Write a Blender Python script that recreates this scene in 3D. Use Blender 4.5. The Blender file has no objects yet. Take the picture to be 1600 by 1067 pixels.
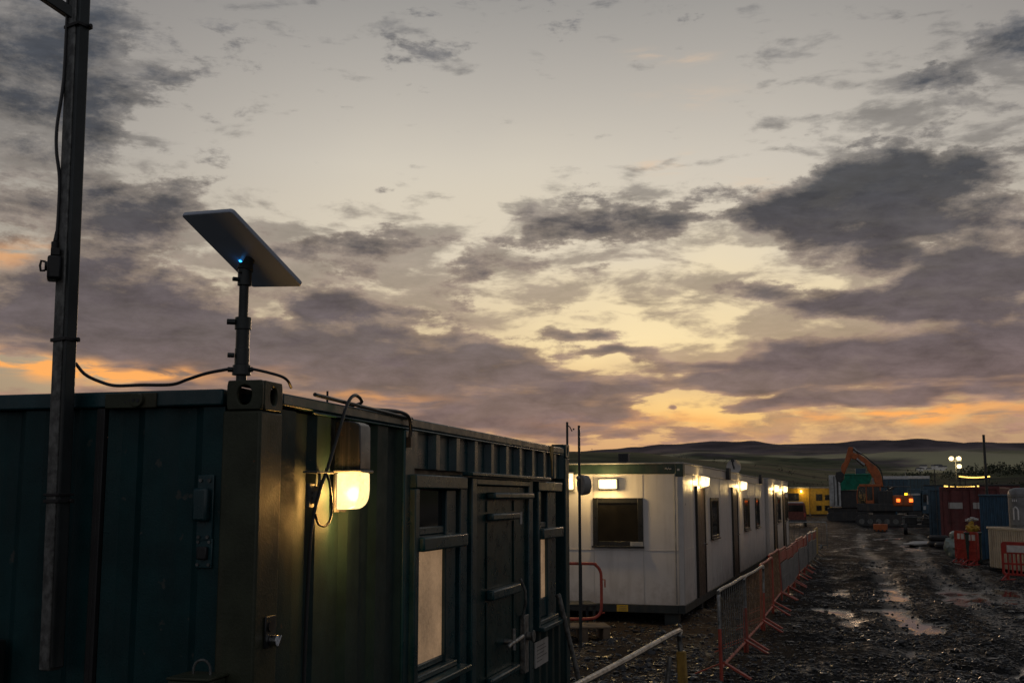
import bpy, bmesh, math, random
from mathutils import Vector, Matrix, noise as mnoise
import numpy as np

# ------------------------------------------------------------------ camera, sky, sun, exposure
S = bpy.context.scene
COL = S.collection
R = math.radians
CAM_Z, PITCH, FPX = 2.15, R(7.9), 1750.0
cam_d = bpy.data.cameras.new('camera')
cam = bpy.data.objects.new('camera', cam_d)
COL.objects.link(cam)
cam.location = (0, 0, CAM_Z)
cam.rotation_euler = (R(90) + PITCH, 0, 0)
cam_d.sensor_width = 36.0
cam_d.lens = 36.0 * FPX / 1600.0
cam_d.clip_start, cam_d.clip_end = 0.05, 20000.0
cam_d.dof.use_dof = True
cam_d.dof.focus_distance = 6.5
cam_d.dof.aperture_fstop = 16.0
S.camera = cam
vs = S.view_settings
vs.view_transform, vs.look, vs.gamma, vs.use_curve_mapping = 'Standard', 'None', 1.0, False
vs.exposure = 0.0


def lin(c):
    """sRGB 0-255 triple to linear RGBA"""
    return tuple((v / 255 / 12.92 if v / 255 <= 0.04045 else ((v / 255 + 0.055) / 1.055) ** 2.4) for v in c) + (1.0,)


class G:
    """terse node-graph builder"""
    def __init__(self, tree):
        self.t = tree
        self.n = tree.nodes
        self.l = tree.links

    def new(self, typ, **kw):
        n = self.n.new(typ)
        for k, v in kw.items():
            setattr(n, k, v)
        return n

    def put(self, sock, v):
        if isinstance(v, bpy.types.NodeSocket):
            self.l.new(v, sock)
        elif v is not None:
            sock.default_value = v

    def m(self, op, a, b=None, c=None, clamp=False):
        n = self.new('ShaderNodeMath', operation=op, use_clamp=clamp)
        self.put(n.inputs[0], a); self.put(n.inputs[1], b)
        if c is not None: self.put(n.inputs[2], c)
        return n.outputs[0]

    def v(self, op, a, b=None, c=None):
        n = self.new('ShaderNodeVectorMath', operation=op)
        self.put(n.inputs[0], a); self.put(n.inputs[1], b)
        if c is not None: self.put(n.inputs[2], c)
        return n.outputs['Value'] if op in ('DOT_PRODUCT', 'LENGTH') else n.outputs[0]

    def xyz(self, x, y, z=0.0):
        n = self.new('ShaderNodeCombineXYZ')
        for i, q in enumerate((x, y, z)): self.put(n.inputs[i], q)
        return n.outputs[0]

    def sep(self, v):
        n = self.new('ShaderNodeSeparateXYZ'); self.put(n.inputs[0], v)
        return n.outputs

    def noise(self, vec, scale, detail=4.0, rough=0.5, dist=0.0, lac=2.0, color=False):
        n = self.new('ShaderNodeTexNoise')
        self.put(n.inputs['Vector'], vec)
        n.inputs['Scale'].default_value = scale
        n.inputs['Detail'].default_value = detail
        n.inputs['Roughness'].default_value = rough
        n.inputs['Distortion'].default_value = dist
        n.inputs['Lacunarity'].default_value = lac
        return n.outputs['Color' if color else 'Fac']

    def smooth(self, x, a, b, lo=0.0, hi=1.0):
        n = self.new('ShaderNodeMapRange', interpolation_type='SMOOTHSTEP')
        self.put(n.inputs[0], x)
        for i, q in enumerate((a, b, lo, hi)): self.put(n.inputs[1 + i], q)
        return n.outputs[0]

    def ramp(self, x, stops, interp='LINEAR'):
        n = self.new('ShaderNodeValToRGB')
        self.put(n.inputs[0], x)
        r = n.color_ramp
        r.interpolation = interp
        while len(r.elements) < len(stops): r.elements.new(0.5)
        for e, (p, c) in zip(r.elements, stops):
            e.position = p; e.color = c
        return n.outputs[0]

    def mix(self, f, a, b, blend='MIX'):
        n = self.new('ShaderNodeMix', data_type='RGBA', blend_type=blend, clamp_factor=True)
        self.put(n.inputs[0], f); self.put(n.inputs[6], a); self.put(n.inputs[7], b)
        return n.outputs[2]


SUN_EL, SUN_AZ = R(2.5), R(9.0)       # low behind the cloud gap, right of the view axis (azimuth from +Y towards +X)

W = bpy.data.worlds.new('World')
S.world = W
W.use_nodes = True


def build_sky():
    g = G(W.node_tree)
    bg = g.n['Background']
    d = g.new('ShaderNodeTexCoord').outputs['Generated']
    x, y, z = g.sep(d)
    az = g.m('MULTIPLY', g.m('ARCTAN2', x, y), 57.29578)
    el = g.m('MULTIPLY', g.m('ARCSINE', z), 57.29578)
    zc = g.m('ADD', g.m('MAXIMUM', z, 0.0), 0.05)
    pl = g.xyz(g.m('DIVIDE', x, zc), g.m('DIVIDE', y, zc), 0.0)       # flat cloud deck overhead
    ae = g.xyz(az, el, 0.0)
    w1 = g.noise(g.v('MULTIPLY', ae, (0.16, 0.34, 1)), 1.0, 3.0, 0.55, color=True)
    warp = g.v('MULTIPLY', g.v('SUBTRACT', w1, (0.5, 0.5, 0.5)), (7.0, 3.0, 0.0))
    aw = g.v('ADD', ae, warp)

    def blobs(lst, vec):
        acc = None
        for (a, e, ra, re, s) in lst:
            q = g.v('MULTIPLY_ADD', vec, (1 / ra, 1 / re, 0), (-a / ra, -e / re, 0))
            t = g.m('POWER', 0.36788, g.v('DOT_PRODUCT', q, q))
            acc = g.m('MULTIPLY', t, s) if acc is None else g.m('MULTIPLY_ADD', t, s, acc)
        return acc

    # clear sky behind the clouds, by elevation
    t = g.m('DIVIDE', el, 40.0, clamp=True)
    clear = g.ramp(t, [(0.0, lin((186, 136, 106))), (0.045, lin((206, 158, 118))), (0.10, lin((222, 184, 132))),
                       (0.19, lin((224, 200, 158))), (0.30, lin((228, 215, 192))), (0.42, lin((210, 202, 189))),
                       (0.56, lin((176, 171, 164))), (0.70, lin((134, 134, 134))), (1.0, lin((104, 108, 114)))])
    # brightest towards the set sun, dimmer and bluer away from it
    away = g.m('ABSOLUTE', g.m('SUBTRACT', az, 3.0))
    side = g.smooth(away, 8.0, 34.0)
    clear = g.mix(g.m('MULTIPLY', side, 0.62), clear, lin((112, 108, 110)))
    east = g.smooth(away, 35.0, 120.0)
    back = g.smooth(away, 95.0, 160.0)
    ecol = g.mix(back, lin((66, 72, 84)), lin(EAST))
    clear = g.mix(east, clear, ecol)
    glow = blobs(GLOW, aw)
    gc = g.ramp(g.m('DIVIDE', el, 16.0, clamp=True), [(0.0, lin((246, 176, 104))), (0.25, lin((255, 208, 128))), (0.5, lin((255, 232, 182))), (1.0, lin((238, 226, 198)))])
    clear = g.mix(g.m('MULTIPLY', glow, 0.95, clamp=True), clear, gc)

    nis = g.new('ShaderNodeTexSky', sky_type='NISHITA', sun_disc=False)
    nis.sun_elevation, nis.sun_rotation = SUN_EL, SUN_AZ
    nis.air_density, nis.dust_density, nis.ozone_density = 1.0, 1.5, 2.0
    nc = g.v('MULTIPLY', nis.outputs[0], (NISHITA_STRENGTH,) * 3)
    clear = g.mix(0.07, clear, nc)

    # cloud density
    n1 = g.noise(g.v('MULTIPLY', pl, (1.0, 0.62, 1)), 1.35, 9.0, 0.56, 0.25)
    n2a = g.noise(g.v('MULTIPLY', ae, (0.25, 0.60, 1)), 1.0, 11.0, 0.68, 0.12)
    n2b = g.noise(g.v('MULTIPLY', ae, (0.15, 1.05, 1)), 1.0, 10.0, 0.66, 0.2)
    lo = g.smooth(el, 10.0, 4.0)
    n2 = g.m('ADD', g.m('MULTIPLY', n2b, lo), g.m('MULTIPLY', n2a, g.m('SUBTRACT', 1.0, lo)))
    n4 = g.noise(g.v('MULTIPLY_ADD', ae, (0.34, 0.95, 1), (3.0, 7.0, 0)), 1.0, 10.0, 0.66, 0.2)
    nn = g.m('ADD', g.m('MULTIPLY', n1, 0.45), g.m('MULTIPLY', n2, 0.55))
    nb = g.m('MULTIPLY', g.m('SUBTRACT', nn, 0.5), 5.2)
    mask = blobs(CLOUDS, aw)
    gaps = blobs(GAPS, aw)
    dens = g.m('SUBTRACT', g.m('ADD', mask, nb), g.m('MULTIPLY', gaps, 1.0))
    dens = g.m('MULTIPLY_ADD', g.m('SUBTRACT', n4, 0.5), 1.5, dens)
    cov = g.smooth(dens, 0.12, 0.52)
    core = g.smooth(dens, 0.22, 1.15)
    # cloud tone: mauve and warm low down, slate higher up
    ct = g.m('DIVIDE', el, 30.0, clamp=True)
    thin = g.ramp(ct, [(0.0, lin((178, 134, 108))), (0.12, lin((170, 132, 110))), (0.3, lin((158, 138, 122))), (0.55, lin((136, 130, 124))), (1.0, lin((106, 109, 115)))])
    thick = g.ramp(ct, [(0.0, lin((140, 110, 98))), (0.10, lin((124, 103, 99))), (0.26, lin((97, 87, 90))), (0.5, lin((58, 60, 66))), (1.0, lin((70, 77, 87)))])
    ccol = g.mix(core, thin, thick)
    tex = g.m('MULTIPLY_ADD', g.m('SUBTRACT', n4, 0.5), 1.75, 1.04)
    ccol = g.mix(1.0, ccol, g.xyz(tex, tex, tex), 'MULTIPLY')
    ccol = g.mix(east, ccol, g.mix(0.3, ecol, lin((50, 54, 62))))
    # thin broken veil between the main banks
    n5 = g.noise(g.v('MULTIPLY_ADD', ae, (0.26, 0.80, 1), (11.0, 2.0, 0)), 1.0, 10.0, 0.60, 0.22)
    vd = g.m('SUBTRACT', g.m('ADD', blobs(VEIL, aw), g.m('MULTIPLY', g.m('SUBTRACT', n5, 0.5), 3.4)), g.m('MULTIPLY', gaps, 0.35))
    veil = g.smooth(vd, 0.15, 0.75)
    clear = g.mix(g.m('MULTIPLY', veil, 0.72), clear, g.mix(0.25, g.mix(1.0, thin, g.xyz(tex, tex, tex), 'MULTIPLY'), thick))
    sky = g.mix(g.m('MULTIPLY', cov, 0.93), clear, ccol)
    # light caught under the low cloud edges
    n3 = g.noise(g.v('MULTIPLY', ae, (0.35, 1.9, 1)), 1.0, 7.0, 0.6, 0.4)
    fire = g.m('MULTIPLY', blobs(FIRE, aw), g.smooth(n3, 0.36, 0.58), clamp=True)
    sky = g.mix(fire, sky, lin((255, 176, 98)))
    pink = g.m('MULTIPLY', blobs(PINK, aw), g.smooth(n3, 0.40, 0.75), clamp=True)
    sky = g.mix(g.m('MULTIPLY', pink, 0.6), sky, lin((232, 196, 160)))
    # ground half of the dome
    sky = g.mix(g.smooth(el, -0.5, -6.0), sky, lin((30, 30, 32)))
    g.put(bg.inputs[0], sky); bg.inputs[1].default_value = SKY_STRENGTH
    W.cycles.sampling_method = 'MANUAL'
    W.cycles.sample_map_resolution = 512


NISHITA_STRENGTH, SKY_STRENGTH, EAST = 0.05, 1.0, (136, 134, 136)
CLOUDS = [(-24.49, 21.14, 6.72, 4.16, 1.05), (-21.67, 17.73, 3.52, 1.92, 0.45), (-22.88, 13.27, 2.88, 1.28, 0.7), (-19.35, 13.11, 2.88, 1.76, 0.75), (-23.22, 9.17, 6.4, 1.92, 1.1), (-16.11, 8.0, 8.32, 1.76, 1.2), (-7.87, 6.95, 7.04, 1.92, 1.1), (-1.31, 5.71, 4.16, 1.76, 1.1), (2.62, 4.72, 2.56, 1.12, 0.9), (-10.27, 13.02, 1.92, 0.8, 0.6), (-6.99, 12.64, 2.24, 1.12, 0.75), (-3.34, 13.04, 1.6, 0.8, 0.6), (-8.57, 9.85, 1.92, 0.7, 0.7), (-1.66, 10.94, 3.52, 1.28, 0.35), (-6.54, 15.52, 1.02, 0.32, 0.9), (-15.45, 15.26, 2.56, 0.8, 0.25), (-12.33, 17.03, 2.24, 0.51, 0.2), (2.01, 14.35, 2.88, 1.28, 0.8), (7.01, 13.77, 3.52, 1.22, 0.95), (3.36, 15.46, 1.92, 0.58, 0.7), (9.68, 15.75, 1.6, 0.58, 0.55), (12.57, 14.5, 2.88, 0.96, 1.0), (16.04, 14.29, 3.84, 1.44, 1.2), (18.58, 15.94, 2.56, 1.12, 0.9), (21.45, 13.55, 3.52, 1.76, 1.1), (23.0, 15.5, 1.92, 0.96, 0.6), (19.3, 11.89, 2.88, 0.96, 0.7), (24.4, 10.28, 4.16, 1.41, 1.5), (19.19, 9.57, 4.16, 1.15, 1.25), (14.31, 9.66, 2.88, 0.96, 0.7), (11.81, 10.4, 1.92, 0.64, 0.5), (24.52, 7.58, 3.84, 1.6, 0.7), (20.49, 6.12, 8.32, 1.02, 1.0), (12.34, 6.86, 4.16, 0.45, 1.1), (15.72, 5.81, 6.4, 0.51, 1.1), (10.74, 6.09, 3.52, 0.38, 1.0), (21.29, 4.86, 3.84, 0.42, 0.9), (12.9, 4.61, 3.52, 0.35, 1.15), (16.89, 4.77, 3.84, 0.29, 0.9), (21.17, 19.57, 2.88, 1.02, 0.85), (24.77, 21.1, 2.56, 1.09, 0.8), (0.34, 19.99, 0.83, 0.19, 0.5), (3.91, 20.2, 0.48, 0.26, 0.3), (3.31, 8.48, 1.92, 0.45, 0.6), (6.9, 7.45, 1.6, 0.29, 0.6), (2.3, 6.36, 1.6, 0.32, 0.5), (7.33, 4.37, 0.58, 0.22, 0.6), (5.24, 5.52, 1.92, 0.32, 0.4), (1.31, 3.91, 4.48, 0.7, 0.9), (6.51, 3.08, 4.48, 0.38, 0.8), (-3.27, 3.74, 6.4, 0.96, 0.7), (14.04, 10.94, 5.12, 0.77, 0.25), (4.32, 11.07, 3.84, 0.7, 0.3), (22.04, 8.33, 5.76, 1.28, 0.3), (16.99, 7.18, 5.12, 0.7, 0.6), (-16.59, 4.84, 8.32, 0.96, 0.8), (5.23, 4.38, 3.2, 0.32, 0.5), (6.89, 6.97, 0.96, 0.26, 0.5), (4.28, 7.49, 1.28, 0.26, 0.5), (-5.28, 8.29, 2.88, 0.96, 0.3), (-9.71, 9.82, 1.76, 0.58, 0.5), (3.8, 8.57, 1.44, 0.32, 0.6), (4.94, 7.48, 1.28, 0.22, 0.6), (7.17, 4.37, 0.51, 0.22, 0.7), (4.91, 4.71, 0.96, 0.26, 0.6)]
VEIL = [(-17.75, 11.06, 10.56, 2.88, 0.55), (-7.97, 12.13, 8.32, 2.24, 0.5), (3.35, 14.17, 8.32, 2.88, 0.5), (16.28, 12.4, 9.6, 3.84, 0.6), (8.25, 9.86, 8.32, 1.28, 0.35), (21.95, 6.51, 8.0, 2.88, 0.8), (3.27, 3.74, 9.6, 0.8, 0.7), (-15.96, 4.23, 9.6, 0.96, 0.7), (20.38, 3.82, 8.32, 0.64, 0.45), (21.17, 19.57, 6.4, 2.56, 0.6), (-23.71, 17.78, 5.12, 5.12, 0.6), (9.8, 6.91, 5.12, 1.6, 0.35), (-3.32, 9.95, 5.12, 1.28, 0.4), (17.62, 7.94, 8.0, 0.96, 0.6)]
GAPS = [(-12.43, 9.73, 1.6, 0.38, 0.5), (-4.96, 8.95, 1.92, 0.45, 0.45), (22.21, 11.51, 2.24, 0.32, 0.5), (19.84, 10.77, 1.92, 0.29, 0.4), (21.67, 12.16, 1.92, 0.45, 0.6), (15.91, 10.78, 2.88, 0.58, 0.7), (11.53, 12.01, 2.24, 1.09, 0.9), (13.95, 8.24, 4.16, 0.38, 0.7), (9.82, 7.88, 1.92, 0.32, 0.5), (2.33, 10.44, 4.8, 0.51, 0.6), (0.0, 7.67, 1.92, 0.32, 0.4), (8.24, 9.54, 4.8, 0.96, 0.7), (10.57, 12.04, 1.92, 1.28, 0.5), (9.1, 4.35, 4.16, 0.7, 0.8), (3.29, 7.0, 2.88, 0.45, 0.3), (-3.37, 16.74, 11.2, 2.88, 0.8), (6.77, 19.18, 9.6, 3.52, 0.8), (-21.92, 6.06, 5.12, 0.38, 0.9), (-15.29, 10.88, 2.88, 0.8, 0.3)]
GLOW = [(5.3, 9.92, 6.4, 1.6, 0.45), (15.91, 10.85, 3.2, 0.8, 0.5), (9.1, 4.35, 5.44, 1.09, 1.0), (8.54, 8.23, 7.36, 1.92, 0.75), (10.89, 12.03, 2.88, 1.6, 0.5), (3.3, 7.49, 4.48, 0.96, 0.5), (-1.35, 15.8, 9.6, 2.56, 0.25), (17.14, 3.58, 6.4, 0.45, 0.5), (-8.48, 5.32, 5.12, 0.45, 0.5)]
FIRE = [(-23.06, 6.22, 6.08, 0.42, 1.3), (-19.32, 6.07, 3.52, 0.35, 1.3), (-24.48, 11.62, 0.96, 0.45, 0.5), (20.37, 3.67, 2.88, 0.38, 1.3), (17.45, 3.83, 1.92, 0.22, 0.8), (-7.83, 4.94, 3.2, 0.29, 0.5), (24.05, 4.02, 1.6, 0.19, 0.5), (8.45, 3.71, 4.8, 0.45, 0.5)]
PINK = [(7.49, 21.93, 1.6, 0.32, 0.9), (9.79, 19.97, 2.56, 0.51, 0.5), (8.05, 16.45, 0.8, 0.45, 0.8), (12.94, 15.89, 1.6, 0.45, 0.5)]

build_sky()

sun_d = bpy.data.lights.new('sun', 'SUN')
sun_d.energy, sun_d.angle, sun_d.color = 0.5, R(12), (1.0, 0.66, 0.40)
sun = bpy.data.objects.new('sun', sun_d)
COL.objects.link(sun)
sun.rotation_euler = (R(90) - SUN_EL, 0, math.pi - SUN_AZ)
sun.location = (0, 0, 40)


# ------------------------------------------------------------------ helpers
rnd = random.Random(7)


class MB:
    """collects shapes, then links them as ONE mesh object"""
    def __init__(self):
        self.v, self.f = [], []

    def add(self, vs_, fs_, M=None):
        o = len(self.v)
        self.v += [tuple(M @ Vector(p)) if M else tuple(p) for p in vs_]
        self.f += [tuple(i + o for i in f) for f in fs_]
        return self

    def box(self, x0, x1, y0, y1, z0, z1, M=None):
        v = [(x, y, z) for z in (z0, z1) for y in (y0, y1) for x in (x0, x1)]
        return self.add(v, [(0, 2, 3, 1), (4, 5, 7, 6), (0, 1, 5, 4), (2, 6, 7, 3), (0, 4, 6, 2), (1, 3, 7, 5)], M)

    def bar(self, p, q, w, h, up=(0, 0, 1)):
        p, q = Vector(p), Vector(q)
        d = (q - p); L = d.length; d = d.normalized()
        u = Vector(up)
        if abs(d.dot(u)) > 0.98: u = Vector((1, 0, 0))
        s = d.cross(u).normalized(); u = s.cross(d)
        M = Matrix((s, u, d)).transposed().to_4x4(); M.translation = p
        return self.box(-w / 2, w / 2, -h / 2, h / 2, 0, L, M)

    def tube(self, path, r, n=10, closed=False):
        P = [Vector(p) for p in path]
        N = len(P)
        rs = r if isinstance(r, (list, tuple)) else [r] * N
        o = len(self.v)
        ref = None
        for i in range(N):
            if closed: t = P[(i + 1) % N] - P[i - 1]
            else: t = P[min(i + 1, N - 1)] - P[max(i - 1, 0)]
            t = t.normalized()
            if ref is None:
                ref = t.orthogonal().normalized()
            ref = (ref - t * ref.dot(t))
            ref = ref.normalized() if ref.length > 1e-6 else t.orthogonal().normalized()
            b = t.cross(ref)
            for k in range(n):
                a = 2 * math.pi * k / n
                self.v.append(tuple(P[i] + (ref * math.cos(a) + b * math.sin(a)) * rs[i]))
        for i in range(N if closed else N - 1):
            j = (i + 1) % N
            for k in range(n):
                k2 = (k + 1) % n
                self.f.append((o + i * n + k, o + i * n + k2, o + j * n + k2, o + j * n + k))
        if not closed:
            self.f.append(tuple(o + k for k in reversed(range(n))))
            self.f.append(tuple(o + (N - 1) * n + k for k in range(n)))
        return self

    def cyl(self, p, q, r, n=14, r2=None):
        return self.tube([p, q], [r, r if r2 is None else r2], n)

    def prism(self, poly, a, b, axis='y', M=None):
        """poly of (u, w) swept along axis from a to b; y: (x,z), x: (y,z), z: (x,y)"""
        mk = {'y': lambda u, w, t: (u, t, w), 'x': lambda u, w, t: (t, u, w), 'z': lambda u, w, t: (u, w, t)}[axis]
        n = len(poly)
        v = [mk(u, w, a) for u, w in poly] + [mk(u, w, b) for u, w in poly]
        f = [tuple(range(n)), tuple(reversed(range(n, 2 * n)))]
        f += [(i, i + n, (i + 1) % n + n, (i + 1) % n) for i in range(n)]
        return self.add(v, f, M)

    def lump(self, c, r, seed=0, sub=2, amp=0.25, freq=2.0, sq=(1, 1, 1)):
        bm = bmesh.new(); bmesh.ops.create_icosphere(bm, subdivisions=sub, radius=1.0)
        vs_ = []
        for v in bm.verts:
            k = 1 + amp * (mnoise.noise(v.co * freq + Vector((seed * 3.1, seed, -seed))) * 1.6)
            vs_.append((c[0] + v.co.x * r * k * sq[0], c[1] + v.co.y * r * k * sq[1], c[2] + v.co.z * r * k * sq[2]))
        fs_ = [tuple(v.index for v in f.verts) for f in bm.faces]
        bm.free()
        return self.add(vs_, fs_)

    def pieces(self):
        p = list(range(len(self.v)))

        def find(i):
            while p[i] != i:
                p[i] = p[p[i]]; i = p[i]
            return i
        for f in self.f:
            a = find(f[0])
            for i in f[1:]: p[find(i)] = a
        grp = {}
        for f in self.f: grp.setdefault(find(f[0]), []).append(f)
        for fs_ in grp.values():
            ids = sorted({i for f in fs_ for i in f}); ix = {k: n for n, k in enumerate(ids)}
            q = MB(); q.v = [self.v[i] for i in ids]; q.f = [tuple(ix[i] for i in f) for f in fs_]
            yield q

    def each(self, name, m, parent=None, bevel=0.0, smooth=35):
        """every separate piece becomes a part of its own"""
        return [q.build(name, m, parent, bevel, smooth) for q in self.pieces()]

    def build(self, name, m, parent=None, bevel=0.0, smooth=35, loc=None, rz=0.0):
        me = bpy.data.meshes.new(name)
        me.from_pydata(self.v, [], self.f)
        bm = bmesh.new(); bm.from_mesh(me)
        bmesh.ops.recalc_face_normals(bm, faces=bm.faces)
        bm.to_mesh(me); bm.free()
        me.materials.append(m)
        if smooth:
            me.shade_smooth(); me.set_sharp_from_angle(angle=R(smooth))
        o = bpy.data.objects.new(name, me)
        COL.objects.link(o)
        if parent: o.parent = parent
        if loc: o.location = loc
        if rz: o.rotation_euler.z = rz
        if bevel:
            b = o.modifiers.new('bevel', 'BEVEL'); b.width = bevel; b.segments = 2; b.limit_method = 'ANGLE'; b.angle_limit = R(40)
        return o


def tag(o, label=None, cat=None, group=None, kind=None):
    for k, v in (('label', label), ('category', cat), ('group', group), ('kind', kind)):
        if v: o[k] = v
    return o


def thing(name, label, cat, loc=(0, 0, 0), rz=0.0, group=None):
    o = bpy.data.objects.new(name, None)
    o.empty_display_size = 0.2
    COL.objects.link(o)
    o.location = loc; o.rotation_euler.z = rz
    return tag(o, label, cat, group)


def copy_tree(o, parent=None):
    c = o.copy(); COL.objects.link(c)
    if parent: c.parent = parent
    for ch in list(o.children): copy_tree(ch, c)
    return c


def spot(px, D, z=0.0):
    """ground position D metres ahead on a bearing, and the yaw that faces back along it"""
    x = (px - 800) / FPX * (D * math.cos(PITCH) + (z - CAM_Z) * math.sin(PITCH))
    return (x, D, z), -math.atan2(x, D)


def lamp(parent, loc, watts, col=(1.0, 0.66, 0.26), r=0.05, name='lamp_light'):
    d = bpy.data.lights.new(name, 'POINT')
    d.energy, d.color, d.shadow_soft_size = watts, col, r
    o = bpy.data.objects.new(name, d); COL.objects.link(o)
    o.parent = parent; o.location = loc
    return o


def arc(cx, cz, r, a0, a1, n):
    return [(cx + r * math.cos(R(a0 + (a1 - a0) * i / n)), cz + r * math.sin(R(a0 + (a1 - a0) * i / n))) for i in range(n + 1)]


# ------------------------------------------------------------------ materials
def mat(name, base, rough=0.5, metal=0.0, var=0.25, scale=4.0, dirt=None, dirt_amt=0.45, streak=7.0, bump=0.0, bscale=80.0, rvar=0.15,
        emit=None, estr=0.0, spec=0.5, speck=None, speck_amt=0.62, speck_scale=30.0, splash=False):
    m = bpy.data.materials.new(name); m.use_nodes = True
    g = G(m.node_tree)
    p = g.n['Principled BSDF']
    co = g.new('ShaderNodeTexCoord').outputs['Object']
    b = tuple(base) + (1.0,) if len(base) == 3 else base
    n1 = g.noise(co, scale, 6.0, 0.6)
    col = g.mix(g.smooth(n1, 0.3, 0.7), tuple(c * (1 - var) for c in b[:3]) + (1,), tuple(min(1, c * (1 + var)) for c in b[:3]) + (1,))
    rr = g.m('MULTIPLY_ADD', g.m('SUBTRACT', g.noise(co, scale * 2.3, 5.0, 0.6), 0.5), rvar * 4, rough, clamp=True)
    if dirt:
        n2 = g.noise(g.v('MULTIPLY', co, (streak, streak, 0.55)), 1.0, 7.0, 0.65)
        n3 = g.noise(co, 1.3, 4.0, 0.6)
        f = g.smooth(g.m('ADD', g.m('MULTIPLY', n2, 0.7), g.m('MULTIPLY', n3, 0.3)), 0.48, 0.68)
        f = g.m('MULTIPLY', f, dirt_amt)
        if splash:
            zz = g.sep(co)[2]
            sp = g.smooth(g.m('ADD', zz, g.m('MULTIPLY', g.m('SUBTRACT', g.noise(co, 3.5, 7.0, 0.7), 0.5), 1.5)), 0.75, 0.20)
            f = g.m('MAXIMUM', f, g.m('MULTIPLY', sp, 0.5))
        col = g.mix(f, col, tuple(dirt) + (1,))
        rr = g.m('ADD', rr, g.m('MULTIPLY', f, 0.25), clamp=True)
    if speck:
        f = g.smooth(g.noise(co, speck_scale, 3.0, 0.6), speck_amt, speck_amt + 0.05)
        col = g.mix(f, col, tuple(speck) + (1,))
    g.put(p.inputs['Base Color'], col); g.put(p.inputs['Roughness'], rr)
    p.inputs['Metallic'].default_value = metal
    p.inputs['Specular IOR Level'].default_value = spec
    if bump:
        bn = g.new('ShaderNodeBump'); bn.inputs['Strength'].default_value = bump; bn.inputs['Distance'].default_value = 0.004
        g.put(bn.inputs['Height'], g.noise(co, bscale, 4.0, 0.6)); g.put(p.inputs['Normal'], bn.outputs[0])
    if emit:
        n4 = g.m('MULTIPLY_ADD', g.noise(co, 3.2, 3.0, 0.5), 0.9, g.m('MULTIPLY', g.noise(co, 42.0, 5.0, 0.7), 0.6))
        e = g.m('MULTIPLY_ADD', g.m('SUBTRACT', n4, 0.75), 1.7 * estr, estr)
        p.inputs['Emission Color'].default_value = tuple(emit) + (1,)
        g.put(p.inputs['Emission Strength'], e)
    return m


RUST = (0.11, 0.055, 0.03)
M = {}
M['green_side'] = mat('lamplit_green_paint', (0.015, 0.035, 0.034), 0.58, spec=0.2, rvar=0.1, dirt=(0.030, 0.044, 0.042), dirt_amt=0.5, bump=0.3, bscale=110, speck=(0.07, 0.06, 0.045), speck_amt=0.71, speck_scale=16)  # warmer copy of the dark green, wall lamp's golden glow put into the paint
M['green'] = mat('dark_green_paint', (0.007, 0.038, 0.042), 0.40, spec=0.25, dirt=(0.024, 0.040, 0.042), dirt_amt=0.5, bump=0.3, bscale=110, speck=(0.055, 0.065, 0.06), speck_amt=0.67, speck_scale=9)
M['green_post'] = mat('green_post_paint', (0.042, 0.049, 0.031), 0.42, spec=0.25, dirt=(0.075, 0.06, 0.04), dirt_amt=0.5, bump=0.35, bscale=70, speck=(0.11, 0.06, 0.03), speck_amt=0.72, speck_scale=22)
M['green_trim'] = mat('green_trim_paint', (0.005, 0.043, 0.052), 0.32, spec=0.5, dirt=(0.06, 0.078, 0.08), dirt_amt=0.5, bump=0.15, speck=(0.14, 0.12, 0.10), speck_amt=0.69, speck_scale=11)
M['door'] = mat('door_paint', (0.004, 0.034, 0.034), 0.32, spec=0.3, dirt=(0.025, 0.04, 0.04), dirt_amt=0.3, bump=0.12)
M['dark'] = mat('black_plastic', (0.012, 0.013, 0.014), 0.45)
M['rubber'] = mat('black_rubber', (0.014, 0.014, 0.015), 0.6, bump=0.1)
M['cable'] = mat('cable_sheath', (0.02, 0.021, 0.023), 0.38)
M['hood'] = mat('lamp_hood_metal', (0.035, 0.038, 0.040), 0.30, 0.3, dirt=(0.26, 0.22, 0.21), dirt_amt=0.5, streak=22, speck=(0.20, 0.10, 0.06), speck_amt=0.68, speck_scale=30)
M['galv'] = mat('galvanised_steel', (0.30, 0.31, 0.31), 0.40, 0.85, var=0.4, scale=18, dirt=(0.10, 0.085, 0.07), dirt_amt=0.5, bump=0.1)
M['galv_dull'] = mat('weathered_galvanised_steel', (0.15, 0.155, 0.15), 0.55, 0.5, var=0.5, scale=22, dirt=(0.05, 0.05, 0.045), dirt_amt=0.7, bump=0.4, bscale=60)
M['mast'] = mat('grey_mast_paint', (0.030, 0.037, 0.038), 0.38, 0.3, dirt=(0.09, 0.085, 0.075), dirt_amt=0.4, bump=0.15)
M['chrome'] = mat('polished_steel', (0.55, 0.56, 0.57), 0.18, 1.0, var=0.1)
M['antenna'] = mat('antenna_shell', (0.42, 0.48, 0.58), 0.36, var=0.05)
M['antenna_face'] = mat('antenna_face', (0.55, 0.56, 0.58), 0.35, var=0.04)
M['led'] = mat('blue_led', (0.02, 0.1, 0.3), 0.3, emit=(0.03, 0.36, 1.0), estr=5.0)
M['pane_lit'] = mat('frosted_lit_pane', (0.22, 0.19, 0.15), 0.38, var=0.2, scale=30, bump=0.6, bscale=120, emit=(0.80, 0.49, 0.265), estr=0.215)
M['glass'] = mat('dark_glass', (0.010, 0.012, 0.012), 0.06, var=0.3, rvar=0.02)
M['glass_warm'] = mat('dim_lit_glass', (0.008, 0.007, 0.005), 0.06, var=0.4, rvar=0.02, emit=(0.9, 0.55, 0.2), estr=0.0025)
M['placard'] = mat('placard_card', (0.42, 0.41, 0.39), 0.6, var=0.1, dirt=(0.2, 0.18, 0.15))
M['ink'] = mat('printed_ink', (0.16, 0.155, 0.15), 0.7)
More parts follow.
